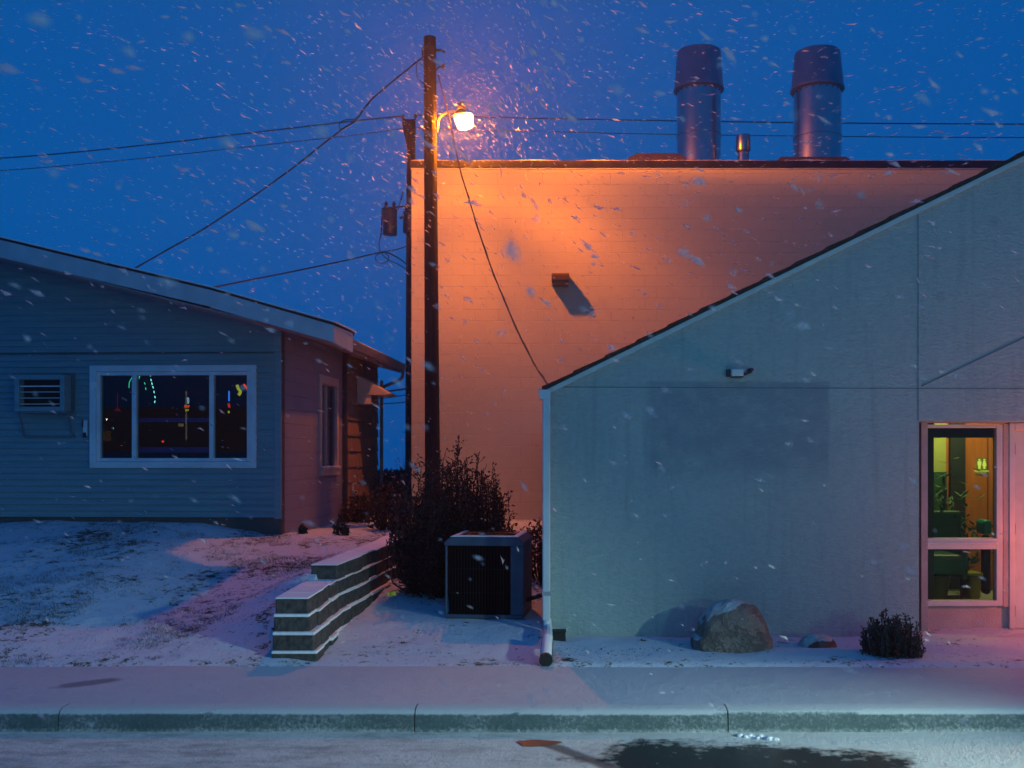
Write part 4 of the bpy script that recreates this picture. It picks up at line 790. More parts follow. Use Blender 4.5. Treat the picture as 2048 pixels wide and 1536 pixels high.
# security light
c_ = P(1471, 747, ST_Y); t = thing('security_light', 'small pale security camera box with a dark arm on the stucco wall', 'security camera', (c_.x, ST_Y, c_.z))
g = MB(); g.box(-0.058, 0.058, -0.11, -0.015, -0.034, 0.034); obj('housing', g, mat('pale_plastic', (0.62, 0.62, 0.60), 0.4), t, local=True, bevel=0.008)
g = MB(); g.box(-0.09, -0.06, -0.06, -0.001, -0.03, 0.035); g.lathe((0, -0.008, 0), [(0.05, -0.012), (0.05, 0.012)], 12); g.box(-0.055, 0.058, -0.108, -0.02, -0.043, -0.035); obj('mount', g, DKMETAL, t, local=True)
g = MB(); g.tube([(0.06, -0.05, -0.012), (0.10, -0.06, 0.008), (0.135, -0.065, 0.026)], [0.017, 0.02, 0.026], 10); obj('arm', g, DKMETAL, t, local=True); g = MB(); g.lathe((0.142, -0.08, 0.03), [(0.012, -0.015), (0.02, 0), (0.012, .015)], 10); obj('sensor', g, mat('red_sensor', (0.12, 0.03, 0.06), 0.3), t, local=True)

# entrance recess: window, pilaster, door
RY = 10.0
FR = mat('storefront_frame', (0.52, 0.50, 0.50), 0.38, 0.25, nscale=3)
def xr(px): return (px - CX) * RY / F
def zr(py): return CAMZ + (HY - py) * RY / F
g = MB(); g.box(xr(1830), xr(2020), RY + 0.02, RY + 0.15, -0.05, zr(1213)); g.box(xr(2005), xr(2016), RY - 0.02, RY + 0.1, zr(1213) + .001, zr(848)); g.box(xr(1830), xr(2400), RY - 0.02, RY + 0.15, zr(846), zr(825)); g.box(xr(1828), xr(1840.5), RY - .2, RY + .15, -.05, zr(847))
obj('recess_wall', g, mat('recess_paint', (0.36, 0.32, 0.33), 0.7, bump=0.5, bscale=60), sb)
g = MB()
def fr(g, x0, x1, yt, yb, wd, ya, yb_): frame_xz(g, xr(x0), xr(x1), zr(yb), zr(yt), wd, ya, yb_)
g.box(xr(1841), xr(1848.5), RY - 0.03, RY + 0.06, zr(1211), zr(849)); g.box(xr(1990.5), xr(2003), RY - 0.03, RY + 0.06, zr(1211), zr(849)); g.box(xr(1848.6), xr(1990.4), RY - 0.03, RY + 0.06, zr(856), zr(849))
g.box(xr(1848.6), xr(1990.4), RY - 0.035, RY + 0.06, zr(1098), zr(1076)); g.box(xr(1848.6), xr(1990.4), RY - 0.045, RY + 0.06, zr(1211), zr(1200)); g.box(xr(1848.6), xr(1990.4), RY - 0.05, RY - 0.036, zr(1088), zr(1083))
sw = obj('shop_window', g, FR, sb, bevel=0.005)
GS = glass_mat('shop_glass', (0.62, 0.74, 0.55), 1.5, 0.8)
for (yt, yb) in ((856, 1076), (1098, 1200)):
    g = MB(); g.quad((xr(1848.6), RY + 0.02, zr(yb)), (xr(1990.4), RY + 0.02, zr(yb)), (xr(1990.4), RY + 0.02, zr(yt)), (xr(1848.6), RY + 0.02, zr(yt))); obj('pane', g, GS, sw, fix=False)
DRM = mat('door_paint', (0.42, 0.46, 0.48), 0.42, bump=0.08, bscale=4)
g = MB(); dx0, dx1 = xr(2028), xr(2215); g.box(dx0, dx1, RY + 0.0, RY + 0.045, 0.03, zr(862)); door = obj('door', g, DRM, sb, bevel=0.004)
g = MB(); g.box(xr(2016.5), dx0 - 0.004, RY - 0.03, RY + 0.08, 0.0, zr(846.5)); g.box(dx1 + 0.004, dx1 + 0.06, RY - 0.03, RY + 0.08, 0, zr(846.5)); g.box(dx0 - 0.003, dx1 + 0.003, RY - 0.03, RY + 0.08, zr(861), zr(846.5)); obj('door_frame', g, FR, sb, bevel=0.004)
for py in (898, 1058, 1222):
    g = MB(); g.tube([(dx0 - 0.002, RY - 0.012, zr(py + 11)), (dx0 - 0.002, RY - 0.012, zr(py - 11))], 0.011, 8); obj('hinge', g, mat('hinge_steel', (0.25, 0.2, 0.2), 0.4, 0.8), door)
g = MB(); g.box(dx1 + 0.061, RX, RY, RY + 0.15, -0.05, zr(846.5)); obj('far_wall', g, _M['recess_paint'], sb)
g = MB(); g.box(EXE + 0.02, RX, ST_Y - 0.02, RY + 0.2, -0.06, 0.022); struct('entrance_slab', g, SNOWF, bevel=0.01)
g = MB(); g.box(xr(2016), xr(2230), RY - 0.09, RY - 0.002, 0.023, 0.034); obj('threshold', g, mat('threshold_metal', (0.4, 0.38, 0.36), 0.35, 0.8), sb)
# room behind the shop window
IB = 13.0
def xi(px, Y=IB): return (px - CX) * Y / F
def zi(py, Y=IB): return CAMZ + (HY - py) * Y / F
g = MB(); g.box(xi(1700), xi(1892), IB, IB + 0.1, 0, 3.0); obj('interior_wall', g, mat('yellow_green_wall', (0.42, 0.50, 0.16), 0.7, nscale=2), sb)
g = MB(); g.box(xi(1897) + .001, xi(1926), IB - 0.08, IB + 0.1, 0, 3.0); obj('interior_column', g, mat('dark_column', (0.015, 0.03, 0.02), 0.6), sb)
ORW = mat('orange_wood_door', (0.62, 0.22, 0.03), 0.45, col2=(0.50, 0.17, 0.02), nscale=4, stretch=(6, 1, 0.5))
g = MB(); g.box(xi(1926) + .001, xi(2060), IB, IB + 0.05, 0.0, 3.0); g.box(xi(1892) + .001, xi(1897), IB, IB + 0.05, 0.0, 3.0); idr = obj('restroom_door', g, ORW, sb)
g = MB(); g.box(xi(1974), xi(1976), IB - 0.012, IB - 0.001, 0.1, 2.6); obj('door_edge', g, mat('brown_edge', (0.2, 0.08, 0.02), 0.5), idr)
g = MB(); g.box(xr(1700), 8.5, RY + 0.2, IB + 0.2, 2.72, 2.8); g.box(xi(1700) - .1, xi(1700), RY + .16, IB + .2, 0, 2.8); g.box(8.4, 8.5, RY + .16, IB + .2, 0, 2.8); g.box(xi(1700), 8.5, IB + .11, IB + .2, 0, 2.8); obj('interior_shell', g, mat('dark_green_ceiling', (0.03, 0.05, 0.04), 0.8), sb)
g = MB(); g.box(xr(1700), 8.5, RY + 0.16, IB + 0.2, -0.03, 0.025); obj('interior_floor', g, mat('green_carpet', (0.03, 0.10, 0.06), 0.8), sb)
g = MB(); g.box(xr(1835), xr(1998), RY + 0.11, RY + 0.16, zr(875), zr(850)); obj('blind_box', g, _M['dark_column'], sw)
g = MB(); g.box(xi(1700), xi(1892) - .002, IB - 0.03, IB - 0.001, 0.0, zi(944)); obj('wainscot', g, mat('dark_green_panel', (0.02, 0.09, 0.045), 0.6), sb)
# lit restroom sign: two figures and a line of text
t = thing('restroom_sign', 'lit yellow restroom sign with two standing figures inside the shop', 'sign', (xi(1962), IB - 0.02, zi(946)))
g = MB(); g.box(xi(1951.5), xi(1973), IB - 0.018, IB - 0.014, zi(948), zi(916)); obj('panel', g, mat('sign_back', (0.10, 0.09, 0.01), 0.5, emit=(0.22, 0.20, 0.02), estr=0.6), t)
SGN = glow_mat('sign_figures', (0.75, 0.85, 0.12), 1.1)
def figure(px, skirt):
    g = MB(); y_ = IB - 0.022; u = IB / F
    cx_ = xi(px); top = zi(917.5)
    g.prism([(cx_ + 2.0 * u * math.cos(i * .628), top - 2.2 * u + 2.0 * u * math.sin(i * .628)) for i in range(10)], y_, y_ + 0.006)
    if skirt: pl_ = [(-2.2, 4.6), (2.2, 4.6), (4.2, 14.5), (2, 14.5), (2, 20), (-2, 20), (-2, 14.5), (-4.2, 14.5)]
    else: pl_ = [(-3.6, 4.6), (3.6, 4.6), (3.8, 13), (2.4, 13), (2.2, 20), (-2.2, 20), (-2.4, 13), (-3.8, 13)]
    g.prism([(cx_ + a * u, top - c2_ * u) for a, c2_ in pl_], y_, y_ + 0.006); obj('figure', g, SGN, t)
figure(1957.6, False); figure(1967.4, True)
fc_ = bpy.data.curves.new('lettering', 'FONT'); fc_.body = 'RESTROOMS'; fc_.size = 0.034; fc_.align_x = 'CENTER'; fc_.extrude = 0.001
to = bpy.data.objects.new('lettering', fc_); COL.objects.link(to); dg = bpy.context.evaluated_depsgraph_get(); me = bpy.data.meshes.new_from_object(to.evaluated_get(dg)); bpy.data.objects.remove(to)
lo_ = bpy.data.objects.new('lettering', me); COL.objects.link(lo_); lo_.parent = t; lo_.rotation_euler = (R(90), 0, 0); lo_.location = (0, -0.006, 0.012); me.materials.clear(); me.materials.append(SGN)
# furniture inside
def room_thing(name, label, cat, parts):
    t = None
    for pn, x0, x1, yt, yb, Y0, Y1, m_ in parts:
        if t is None: t = thing(name, label, cat, (xi((x0 + x1) / 2, Y0), Y0, 0.03))
        g = MB(); g.box(xi(x0, Y0), xi(x1, Y0), Y0, Y1, max(0.03, zi(yb, Y0)), zi(yt, Y0)); obj(pn, g, m_, t, bevel=0.04)
GRN = mat('green_vinyl', (0.01, 0.13, 0.06), 0.45, nscale=5); TEALM = mat('teal_bin', (0.0, 0.30, 0.30), 0.4); YEL = mat('dull_yellow', (0.38, 0.40, 0.04), 0.6)
room_thing('armchair', 'low green armchair behind the lower left of the shop window', 'armchair', [('backrest', 1850, 1925, 1022, 1100, 11.6, 11.8, GRN), ('seat', 1845, 1932, 1110, 1150, 11.0, 11.6, GRN), ('armrest', 1926, 1938, 1085, 1160, 11.0, 11.7, GRN), ('leg', 1850, 1856, 1150, 1200, 11.1, 11.15, _M['dark_column']), ('leg', 1922, 1928, 1150, 1200, 11.1, 11.15, _M['dark_column'])])
room_thing('storage_bin', 'teal bin on a dark stand at the lower right of the shop window', 'bin', [('bin', 1968, 1986, 1040, 1070, 11.5, 11.75, TEALM), ('stand', 1970, 1984, 1071, 1190, 11.55, 11.7, _M['dark_column'])])
room_thing('side_table', 'dull yellow side table inside the shop near the floor', 'side table', [('top', 1935, 1968, 1146, 1152, 11.3, 11.8, YEL), ('base', 1940, 1964, 1153, 1200, 11.4, 11.7, YEL)])
leafm = mat('indoor_leaf', (0.015, 0.08, 0.035), 0.5, col2=(0.05, 0.20, 0.08), nscale=9); t = thing('potted_plant', 'dark leafy potted plant inside the left of the shop window', 'potted plant', (xi(1872, 12.0), 12.0, 0.03))
g = MB(); g.lathe((xi(1872, 12.0), 12.0, 0.03), [(0.12, 0), (0.17, 0.3), (0.15, 0.3)], 14); obj('pot', g, YEL, t, smooth=True)
g = MB()
for i in range(1300):
    c_ = Vector((xi(1872, 12.0), 12.0, 0.62)) + Vector((random.gauss(0, .24), random.gauss(0, .15), random.gauss(0, .36)))
    if c_.z < .35: c_.z = .5
    d_ = Vector((random.uniform(-1, 1), random.uniform(-1, 1), random.uniform(-.6, .8))).normalized() * 0.09; e_ = d_.cross(Vector((0, 0, 1))).normalized() * 0.02
    g.add([c_ - d_, c_ + e_, c_ + d_, c_ - e_], [(0, 1, 2, 3)])
g.tube([(xi(1872, 12.0), 12.0, .3), (xi(1872, 12.0), 12.0, 1.0)], .015, 6); obj('foliage', g, leafm, t, fix=False)
point_light('shop_interior_light', (xi(1960, 12.0), 12.0, 2.5), 62, (1.0, 0.72, 0.30), 0.12)
point_light('shop_interior_light', (xi(1868, 12.3), 12.3, 2.5), 12, (0.85, 1.0, 0.35), 0.12)

# ------------------------------------------------------------------ retaining wall
RW = mat('retaining_block', (0.035, 0.033, 0.035), 0.9, col2=(0.085, 0.08, 0.075), nscale=18, bump=0.7, bscale=35)
rw = thing('retaining_wall', 'stepped concrete block retaining wall with snow on each ledge beside the lawn', 'retaining wall', (-2.2, 8.6, 0))
def course(y0, z0, z1, dx, w_, cap_snow):
    nseg = 26; y_ = y0; i = 0; gB = MB(); gS = MB(); L_ = 0.30
    n = int((14.2 - y0) / L_)
    for k in range(n):
        ya, yb = y0 + k * L_ + 0.005, y0 + (k + 1) * L_ - 0.005
        xa, xb = wall_x(ya) + dx, wall_x(yb) + dx; j = random.uniform(-0.014, 0.012)
        gB.prism([(xa + j - 0.012, ya), (xa + j, ya + 0.02), (xb + j, yb - 0.02), (xb + j - 0.012, yb), (xb - w_, yb), (xa - w_, ya)], z0 + 0.0015, z1 + random.uniform(-.003, 0), 'z')
        if True:
            lift = cap_snow * random.uniform(0.8, 1.5)
            gS.prism([(xa + j + random.uniform(-.012, .008), ya - 0.006), (xb + j + random.uniform(-.012, .008), yb + 0.002), (xb - w_, yb + 0.002), (xa - w_, ya - 0.006)], z1 + 0.0005, z1 + lift, 'z')
    c_ = obj('block_course', gB, RW, rw, bevel=0.01); obj('snow_cap', gS, SNOW, c_, bevel=0.006)
ch = 0.150
course(8.585 - 0.10, -0.09, 0.075, 0.09, 0.385, 0.022)
course(8.585 - 0.07, 0.078, 0.078 + ch, 0.06, 0.355, 0.022)
course(8.585 - 0.035, 0.078 + ch + .003, 0.078 + 2 * ch, 0.03, 0.325, 0.022)
course(8.585, 0.078 + 2 * ch + .003, 0.078 + 3 * ch, 0.0, 0.29, 0.014)
course(9.84, 0.078 + 3 * ch + .003, 0.078 + 4 * ch, -0.01, 0.27, 0.014)

# ------------------------------------------------------------------ outdoor condenser unit
ac = thing('condenser_unit', 'dark grey boxy outdoor condenser with vertical grille beside the stucco shop', 'air conditioner', (P(968, 0, 10.06).x, 10.06, 0.10), R(-6))
ACP = mat('condenser_paint', (0.035, 0.065, 0.11), 0.5, col2=(0.055, 0.09, 0.14), nscale=5, bump=0.1)
wA = 0.40; dA = 0.72; hA = 0.82
g = MB(); g.box(-wA + 0.03, wA - 0.03, 0.035, dA - 0.03, 0.05, hA - 0.06); obj('coil', g, mat('coil_black', (0.002, 0.002, 0.003), 0.9, spec=0.05), ac, local=True)
g = MB(); g.box(-wA, wA, 0, dA, 0.012, 0.055); obj('base_pan', g, ACP, ac, local=True, bevel=0.01)
g = MB()
g.box(-wA, -wA + 0.022, 0, 0.03, 0.056, hA - 0.07); obj('corner_post', g, ACP, ac, local=True, bevel=0.006); g = MB(); g.box(wA - 0.13, wA, 0, 0.03, 0.056, hA - 0.07); obj('corner_post', g, ACP, ac, local=True, bevel=0.006)
g = MB(); g.box(wA - 0.028, wA - 0.002, 0.031, dA, 0.056, hA - 0.07); obj('side_panel', g, ACP, ac, local=True, bevel=0.006)
g = MB(); n = 21
for i in range(n):
    xx = lerp(-wA + 0.04, wA - 0.145, i / (n - 1)); rr = 0.0035 if i != 12 else 0.006; g.tube([(xx, 0.012, 0.056), (xx, 0.012, hA - 0.07)], rr, 5)
for zz in (0.27, 0.51): g.box(-wA + 0.024, wA - 0.132, 0.014, 0.019, zz, zz + 0.006)
obj('grille', g, mat('grille_dark', (0.010, 0.013, 0.016), 0.8, spec=0.1), ac, local=True)
g = MB(); g.prism([(-wA - .01, hA - 0.069), (wA + .01, hA - 0.069), (wA + .01, hA - 0.03), (wA - 0.05, hA + .02), (-wA + 0.06, hA + .02), (-wA - .01, hA - 0.03)], -0.012, dA + .01); obj('top_cover', g, ACP, ac, local=True, bevel=0.012)
g = MB(); g.lathe((0, dA / 2, hA + 0.02), [(0.28, 0.0), (0.28, 0.012), (0.27, 0.012)], 32)
for k in range(5): g.lathe((0, dA / 2, hA + 0.022), [(0.05 + k * 0.05, 0.012), (0.056 + k * 0.05, 0.012), (0.056 + k * 0.05, 0.018), (0.05 + k * .05, 0.018)], 28, caps=False)
obj('fan_guard', g, BLACK, ac, local=True)
g = MB(); g.prism([(-wA + 0.05, hA + .021), (wA - 0.05, hA + .021), (wA - 0.06, hA + .030), (-wA + 0.07, hA + .030)], 0.0, 0.10); g.prism([(-wA + 0.05, hA + .021), (-0.29, hA + .021), (-0.29, hA + .03), (-wA + 0.07, hA + .030)], 0.101, dA); g.prism([(0.29, hA + .021), (wA - 0.05, hA + .021), (wA - 0.06, hA + .030), (0.29, hA + .03)], 0.101, dA); obj('snow_cap', g, SNOW, ac, local=True, bevel=0.003)
g = MB(); g.tube(smoothpath([(wA - 0.01, 0.3, 0.16), (wA + 0.08, 0.28, 0.20), (wA + 0.16, 0.3, 0.22), (wA + 0.22, 0.35, 0.22)], 5), 0.022, 8); obj('refrigerant_line', g, BLACK, ac, local=True)

# ------------------------------------------------------------------ plants
BR = mat('dark_twig', (0.028, 0.012, 0.010), 0.8, col2=(0.05, 0.022, 0.018)); BLF = mat('dark_red_leaf', (0.06, 0.02, 0.016), 0.6, col2=(0.17, 0.05, 0.03), nscale=30)
def leaf(g, c, d, l, w_):
    d = d.normalized(); s_ = d.cross(Vector((random.uniform(-1, 1), random.uniform(-1, 1), random.uniform(-1, 1)))).normalized() * w_
    g.add([c, c + d * l * 0.5 + s_, c + d * l, c + d * l * 0.5 - s_], [(0, 1, 2, 3)])
def bush(name, label, cat, c, rx, ry, h, nst, leaf_n, lsize, mt, ml, top_spray=1.0, group=None, lean=0.0):
    t = thing(name, label, cat, c, group=group); gs = MB(); gl = MB(); c = Vector(c)
    for i in range(nst):
        a = random.uniform(0, 2 * math.pi); q = math.sqrt(random.random()); hh = h * (random.uniform(0.42, 0.88) if random.random() < 0.88 else random.uniform(0.85, 1.05)) * (1.12 - 0.38 * q * q)
        tip = c + Vector((math.cos(a) * rx * q + lean * hh, math.sin(a) * ry * q, hh)); b0_ = c + Vector((math.cos(a) * rx * 0.42 * q, math.sin(a) * ry * 0.42 * q, -0.02))
        mid = b0_.lerp(tip, 0.5) + Vector((math.cos(a) * rx * 0.25 * q, math.sin(a) * ry * 0.25 * q, -0.05)) + Vector([random.gauss(0, 0.04 * h) for _ in range(3)])
        pts = smoothpath([b0_, mid, tip], 4); gs.tube(pts, [lerp(0.010, 0.0025, k / (len(pts) - 1)) for k in range(len(pts))], 4, caps=False)
        for k in range(leaf_n):
            f = random.uniform(0.18, 1.0) ** 0.8; j = min(int(f * (len(pts) - 1)), len(pts) - 2); p = pts[j].lerp(pts[j + 1], f * (len(pts) - 1) - j); dr = (pts[j + 1] - pts[j]).normalized()
            side = Vector([random.gauss(0, 1) for _ in range(3)]).normalized(); 
            if random.random() < 0.45:
                q2 = p + (dr * 0.7 + side * 0.9).normalized() * random.uniform(0.05, 0.14) * h * 0.6; gs.tube([p, q2], 0.0022, 3, caps=False)
                for _ in range(3): leaf(gl, p.lerp(q2, random.uniform(.3, 1)), dr + side * 1.2 + Vector([random.gauss(0, .5) for _ in range(3)]), lsize * random.uniform(.6, 1.2), lsize * 0.28)
            else: leaf(gl, p, dr * .8 + side, lsize * random.uniform(.6, 1.2), lsize * 0.28)
    obj('stems', gs, mt, t, fix=False); obj('foliage', gl, ml, t, fix=False)
bush('bush', 'big dark red leafed bush between the retaining wall and the condenser unit', 'bush', (P(898, 0, 11.35).x, 11.4, 0.12), 0.68, 0.56, 1.60, 330, 64, 0.036, BR, BLF, lean=0.03)
bush('bush', 'dark twiggy bush partly hidden between the condenser unit and the stucco corner', 'bush', (P(1082, 0, 12.2).x, 12.2, 0.2), 0.24, 0.4, 0.9, 40, 30, 0.045, BR, BLF)
for (px, py, Y, r_, h_, lab) in ((722, 1045, 17.0, 0.34, 0.5, 'leafless scrub at the foot of the shingled house wall'), (775, 1060, 15.2, 0.34, 0.75, 'dark tangled scrub left of the big bush'), (790, 1000, 19.5, 0.5, 0.8, 'taller dark scrub in the alley beyond the big bush')):
    c_ = P(px, py, Y); bush('scrub', lab, 'scrub', (c_.x, Y, gz(c_.x, Y)), r_, r_, h_, 60, 18, 0.05, BR, mat('dry_leaf', (0.06, 0.035, 0.02), 0.8, col2=(0.10, 0.06, 0.035), nscale=20))
for (px, py, Y, s_, lab) in ((682, 1076, 14.0, 0.16, 'small snow-topped evergreen tuft on the orange lit snow'), (606, 1072, 13.9, 0.08, 'tiny dark tuft near the corner of the house')):
    c_ = P(px, py, Y); bush('evergreen_tuft', lab, 'tuft', (c_.x, Y, gz(c_.x, Y)), s_ * .7, s_ * .6, s_ * 1.6, 40, 18, 0.03, BR, mat('evergreen', (0.012, 0.026, 0.020), 0.55, col2=(0.06, 0.08, 0.07), nscale=25))
EVG = _M['evergreen']
c_ = P(1793, 1322, 8.58); bush('evergreen_shrub', 'small dense dark evergreen shrub at the right end of the stucco wall', 'shrub', (c_.x, 8.72, 0.0), 0.255, 0.2, 0.355, 170, 40, 0.024, mat('shrub_twig', (0.05, 0.025, 0.03), 0.7), EVG)
# hedge far down the alley
g = MB(); HG = mat('far_hedge', (0.015, 0.02, 0.02), 0.8, col2=(0.03, 0.035, 0.03), nscale=3)
for i in range(9000):
    p = Vector((random.uniform(-10, -0.6), random.uniform(27.5, 28.6), 0)); top = CAMZ - 37 * 27.5 / F + 0.08 * noise.noise(Vector((p.x * 2, 0, 0))); p.z = 0.3 + (top - 0.3) * random.random() ** 0.6
    leaf(g, p, Vector([random.gauss(0, 1) for _ in range(3)]), 0.16, 0.05)
hg = thing('hedge', 'dark low hedge far down the alley between the two buildings', 'hedge', (-4, 28, 0.3)); obj('foliage', g, HG, hg, fix=False)
g = MB(); g.box(-10, -0.6, 27.8, 28.3, 0.28, CAMZ - 37 * 27.8 / F - 0.14); obj('stems', g, HG, hg)
# bare tree twigs behind the pole, low in the alley gap
c_ = P(812, 885, 25); bush('bare_sapling', 'thin bare sapling in the alley beside the rear utility pole', 'sapling', (c_.x, 25, 0.3), 0.25, 0.3, 2.1, 16, 10, 0.04, BR, BR)

# lawn grass through the snow
GR = mat('winter_grass', (0.035, 0.045, 0.02), 0.8, col2=(0.12, 0.10, 0.05), nscale=12)
g = MB(); cnt = 0
while cnt < 24000:
    x = random.uniform(-8.2, -2.3); y = 8.34 + 5.8 * random.random() ** 1.2
    if x * F / y + CX < -40: continue
    if x > wall_x(y) - 0.34: continue
    v = noise.noise(Vector((x * 1.0 + 3, y * 1.0, 2))) + 0.6 * noise.noise(Vector((x * 3.1, y * 3.1, 7))) + 0.4 * noise.noise(Vector((x * 9, y * 9, 1)))
    # denser where the photo shows grass: top centre-right, far left, lower lip
    v += 0.55 * math.exp(-((x + 4.35) / 1.0) ** 2 - ((y - 12.6) / 0.9) ** 2) + 0.5 * math.exp(-((x + 2.95) / .6) ** 2 - ((y - 11.6) / 1.0) ** 2) + 0.35 * math.exp(-((x + 5.3) / .9) ** 2 - ((y - 9.9) / .9) ** 2) + 0.30 * math.exp(-((y - 8.42) / .10) ** 2)
    if v < 0.30 + random.random() * 0.28:
        if random.random() > 0.012: cnt += 0.02; continue
    cnt += 1; z = gz(x, y); h = random.uniform(0.012, 0.042); a = random.uniform(0, 6.28); w_ = 0.0025; l_ = random.uniform(-.8, .8) * h
    g.add([(x - w_ * math.cos(a), y - w_ * math.sin(a), z - 0.004), (x + w_ * math.cos(a), y + w_ * math.sin(a), z - 0.004), (x + l_, y + l_ * .4, z + h)], [(0, 1, 2)])
struct('grass', g, GR, kind='stuff', fix=False)
# bark mulch and leaf bits in the bed
g = MB()
for i in range(620):
    if i < 430: x = random.gauss(0.66, 0.36); y = random.gauss(8.78, 0.16)
    elif i < 520: x = random.uniform(0.05, 3.8); y = random.uniform(8.4, 9.4)
    else: x = random.uniform(-1.9, -0.1); y = random.uniform(8.5, 9.9)
    if y < 8.36 or y > 9.5 and x > -.05: continue
    z = gz(x, y) + 0.003; a = random.uniform(0, 3.1); l_ = random.uniform(.006, .02); w_ = l_ * .4; h = random.uniform(.002, .008)
    c0, s0 = math.cos(a), math.sin(a); vs = [(x + u * c0 - v * s0, y + u * s0 + v * c0, z + (h if (u + v) > 0 else 0)) for u, v in ((-l_, -w_), (l_, -w_), (l_, w_), (-l_, w_))]
    g.add(vs, [(0, 1, 2, 3)])
struct('mulch', g, mat('bark_bits', (0.02, 0.014, 0.010), 0.9), kind='stuff', fix=False)
LF = mat('fallen_leaf', (0.10, 0.07, 0.02), 0.8, col2=(0.05, 0.03, 0.02), nscale=40)
for (px, py, Y, sz, lab) in ((1286, 1286, 9.3, 0.035, 'curled yellow brown leaf on the snow by the stucco wall'), (806, 1296, 9.2, 0.03, 'dark curled leaf alone on the snow in front of the condenser'), (548, 1296, 8.95, 0.04, 'tan curled leaf beside the end of the retaining wall'), (310, 1092, 12.9, 0.04, 'dark clump of leaf high on the lawn')):
    c_ = P(px, py, Y); z = gz(c_.x, Y); g = MB()
    for k in range(5): leaf(g, Vector((c_.x, Y, z + 0.004)), Vector((math.cos(k * 1.3), math.sin(k * 1.3) * .6, random.uniform(.3, 1.2))), sz, sz * .38)
    single('fallen_leaf', lab, 'leaf', g, LF, origin=Vector((c_.x, Y, z)), group='fallen leaves', fix=False)
c_ = P(788, 1208, 10.6); t = thing('marker_flag', 'small yellow utility marker flag on a thin wire in the snow', 'flag', (P(793, 0, 10.6).x, 10.6, gz(-1.64, 10.6)))
zf = t.location.z; g = MB(); xf = t.location.x; g.tube([(xf + .02, 10.6, zf - .01), (xf, 10.6, zf + 0.20)], 0.0018, 4); obj('wire', g, DKMETAL, t)
g = MB(); 
for k in range(5):
    pass
vs = [(xf - 0.10 + k * 0.024, 10.6 + 0.008 * math.sin(k * 2), zf + 0.20 - 0.01 * (k < 2) + (0.0 if j == 0 else -0.045)) for j in (0, 1) for k in range(5)]
g.add(vs, [(k, k + 1, k + 6, k + 5) for k in range(4)]); obj('flag', g, mat('flag_yellow', (0.45, 0.42, 0.04), 0.6), t, fix=False)

# ------------------------------------------------------------------ boulders
def rock(name, label, c, rx, ry, h, m_, seed, prof_=None, sub=5):
    bm = bmesh.new(); bmesh.ops.create_icosphere(bm, subdivisions=sub, radius=1.0)
    for v in bm.verts:
        p = v.co.copy(); n_ = 0.045 * noise.noise(p * 4.1 + Vector((3, seed, 0))) + 0.12 * abs(noise.noise(p * 2.0 + Vector((seed, 5, 1)))) + 0.08 * noise.noise(p * 1.1 + Vector((seed, 0, 0))) + 0.08 * noise.noise(p * 2.7 + Vector((0, seed, 0))) + 0.035 * noise.noise(p * 6 + Vector((0, 0, seed))) + 0.012 * noise.noise(p * 16)
        p *= 1 + n_; x_, y_, z_ = p
        # squared shoulders: flat front and steep sides
        z_ = max(z_, -0.35); y_ = max(y_, -0.72 + 0.05 * noise.noise(p * 3))
        r2 = abs(x_) ** 2.5 + abs(y_) ** 2.5 + abs(z_) ** 2.5; k_ = (r2 ** -0.4) ** 0.75; x_ *= k_; y_ *= k_; z_ *= k_; sx_ = 1 - (0.14 * max(0, z_) if x_ < 0 else 0.03 * max(0, z_))
        v.co = Vector((x_ * rx * sx_ * (1.08 if z_ < 0.1 else 1), y_ * ry, (z_ + 0.30) / 1.30 * h))
    me = bpy.data.meshes.new(name); bm.to_mesh(me); bm.free(); me.materials.append(m_)
    for p in me.polygons: p.use_smooth = True
    o = bpy.data.objects.new(name, me); COL.objects.link(o); o.location = c; o['label'] = label; o['category'] = 'boulder' if h > .3 else 'rock'; return o
RK = rock_mat('boulder_stone', (0.24, 0.19, 0.16), (0.42, 0.36, 0.32), 0.74)
rock('boulder', 'large rounded grey brown boulder with snow on its left shoulder by the stucco wall', (P(1467, 0, 8.95).x, 9.05, -0.02), 0.335, 0.28, 0.475, RK, 3.3)
rock('flat_rock', 'small flat snow covered rock between the boulder and the evergreen shrub', (P(1637, 0, 9.05).x, 9.1, -0.02), 0.17, 0.13, 0.155, rock_mat('small_stone', (0.16, 0.10, 0.09), (0.26, 0.18, 0.16), 0.35), 8.1, sub=4)
# snow clods in the gutter
g = MB()
for i in range(22):
    f = i / 22; x = P(lerp(1478, 1556, f), 0, 6.8).x + random.uniform(-.02, .02); y = 6.80 - 0.08 * f + random.uniform(-.02, .02); r = random.uniform(.008, .022)
    g.lathe((x, y, -0.15), [(r, 0), (r * 1.1, r * .5), (r * .7, r), (0.001, r * 1.15)], 8, caps=False)
struct('snow_clods', g, SNOW, kind='stuff', smooth=True)
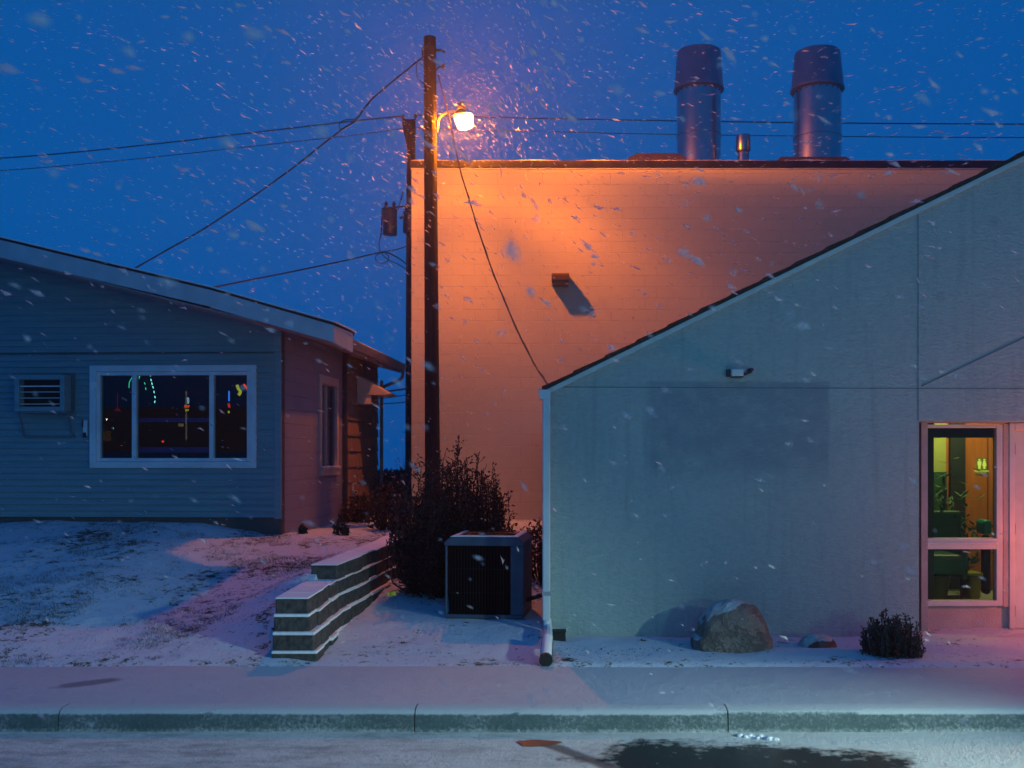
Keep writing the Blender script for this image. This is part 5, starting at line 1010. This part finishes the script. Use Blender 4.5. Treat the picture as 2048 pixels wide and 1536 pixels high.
# ------------------------------------------------------------------ falling snow
def flake_mat():
    m, t_, b_, g_ = base('snow_flake', 0.6, 0.1); b_.inputs['Base Color'].default_value = (0.85, 0.85, 0.9, 1)
    mx = nd(t_, 'ShaderNodeMixShader'); tr = nd(t_, 'ShaderNodeBsdfTransparent'); tl = nd(t_, 'ShaderNodeBsdfTranslucent'); m2 = nd(t_, 'ShaderNodeMixShader'); tl.inputs[0].default_value = (0.9, 0.9, 0.9, 1)
    m2.inputs[0].default_value = 0.5; t_.links.new(b_.outputs[0], m2.inputs[1]); t_.links.new(tl.outputs[0], m2.inputs[2])
    lw = nd(t_, 'ShaderNodeLayerWeight'); lw.inputs[0].default_value = 0.5; t_.links.new(math_n(t_, 'MULTIPLY', math_n(t_, 'SUBTRACT', 1.0, lw.outputs['Facing']), 0.52), mx.inputs[0]); t_.links.new(tr.outputs[0], mx.inputs[1]); t_.links.new(m2.outputs[0], mx.inputs[2]); t_.links.new(mx.outputs[0], t_.nodes['Material Output'].inputs[0])
    return m
g = MB()
def flake(p, d, l, r):
    d = d.normalized(); a = d.cross(Vector((0.3, 1, 0.2))).normalized(); c_ = d.cross(a)
    k1, k2 = random.uniform(-.35, .35), random.uniform(.6, 1.3)
    m_ = p + a * r * random.uniform(-1, 1) + d * l * k1 * .5
    g.add([p - d * l / 2, m_ + a * r, m_ + c_ * r * k2, m_ - a * r * k2, m_ - c_ * r, p + d * l / 2], [(0, 1, 2), (0, 2, 3), (0, 3, 4), (0, 4, 1), (5, 2, 1), (5, 3, 2), (5, 4, 3), (5, 1, 4)])
def wind(p):
    px = CX + p.x * F / p.y
    if px < 1000: a = lerp(-12, -36, ss(0, 950, px))
    elif px < 1250: a = lerp(-62, -20, ss(1000, 1250, px))
    else: a = lerp(-20, 8, ss(1250, 1700, px))
    if p.z < 3.5: a = min(a, -28)
    a += random.gauss(0, 11); return Vector((math.cos(R(a)), random.gauss(0, .25), math.sin(R(a))))
def blocked(p):
    if p.y > ST_Y - .1 and p.x > -0.03 and p.z < rzs(p.x) + .1: return True
    q = HI @ p
    if q.y > -.05 and q.x < .03 and p.z < rz(q.x) + .05: return True
    return p.y > BY - .05 and p.x > bl.x and p.z < ztop + 0.1
def toss(n, fy, fx=None, box=None, sz=1.0, fat=1.0):
    k = 0
    while k < n:
        if box: p = box()
        else:
            Y_ = fy(); px = random.uniform(-300, 2348); py = random.uniform(-150, 1500); p = P(px, py, Y_)
        if p.z < 0.1 or blocked(p): k += 0.5; continue
        if sz > .5 and (p - LAMP).length < 0.35: continue
        l = random.uniform(0.025, 0.11) ** 1.0 * sz; l = l if random.random() < .6 else l * .5; flake(p, wind(p), l, (0.0022 + l * random.uniform(0.04, 0.12)) * fat); k += 1
toss(4500, lambda: (random.uniform(6.5 ** 3, 22 ** 3)) ** 0.333)
toss(5200, lambda: random.uniform(12, 21))
toss(110, lambda: random.uniform(1.6, 4.5), sz=0.45)
toss(2600, None, box=lambda: LAMP + Vector([random.gauss(0, 1) for _ in range(3)]).normalized() * (0.4 + abs(random.gauss(0, 3.2))), sz=0.8)  # extra flakes massed round the lamp, added to thicken its halo
toss(900, None, box=lambda: P(random.uniform(-100, 2100), random.uniform(-80, 560), random.uniform(9, 17)), sz=1.7)
toss(230, None, box=lambda: P(random.uniform(-50, 2100), random.uniform(560, 1480), random.uniform(2.0, 5.0)), sz=0.5)
toss(90, None, box=lambda: P(random.uniform(-100, 2100), random.uniform(-80, 700), random.uniform(1.2, 3.0)), sz=0.45, fat=2.0)
toss(320, None, box=lambda: P(random.uniform(-100, 2100), random.uniform(-80, 620), random.uniform(3.5, 8)), sz=1.2, fat=1.4)
struct('falling_snow', g, flake_mat(), kind='stuff', smooth=True)

# ------------------------------------------------------------------ snowy air
hz = MB(); hz.box(-14, 26, -62, 62, -18, 14.5)
HZM = bpy.data.materials.new('snow_haze'); HZM.use_nodes = True; tt = HZM.node_tree; tt.nodes.clear(); o_ = nd(tt, 'ShaderNodeOutputMaterial'); pv = nd(tt, 'ShaderNodeVolumePrincipled')
pv.inputs['Color'].default_value = (0.9, 0.9, 0.95, 1); pv.inputs['Density'].default_value = 0.0034; pv.inputs['Anisotropy'].default_value = 0.78
tt.links.new(pv.outputs[0], o_.inputs['Volume'])
struct('haze', hz, HZM, kind='stuff')
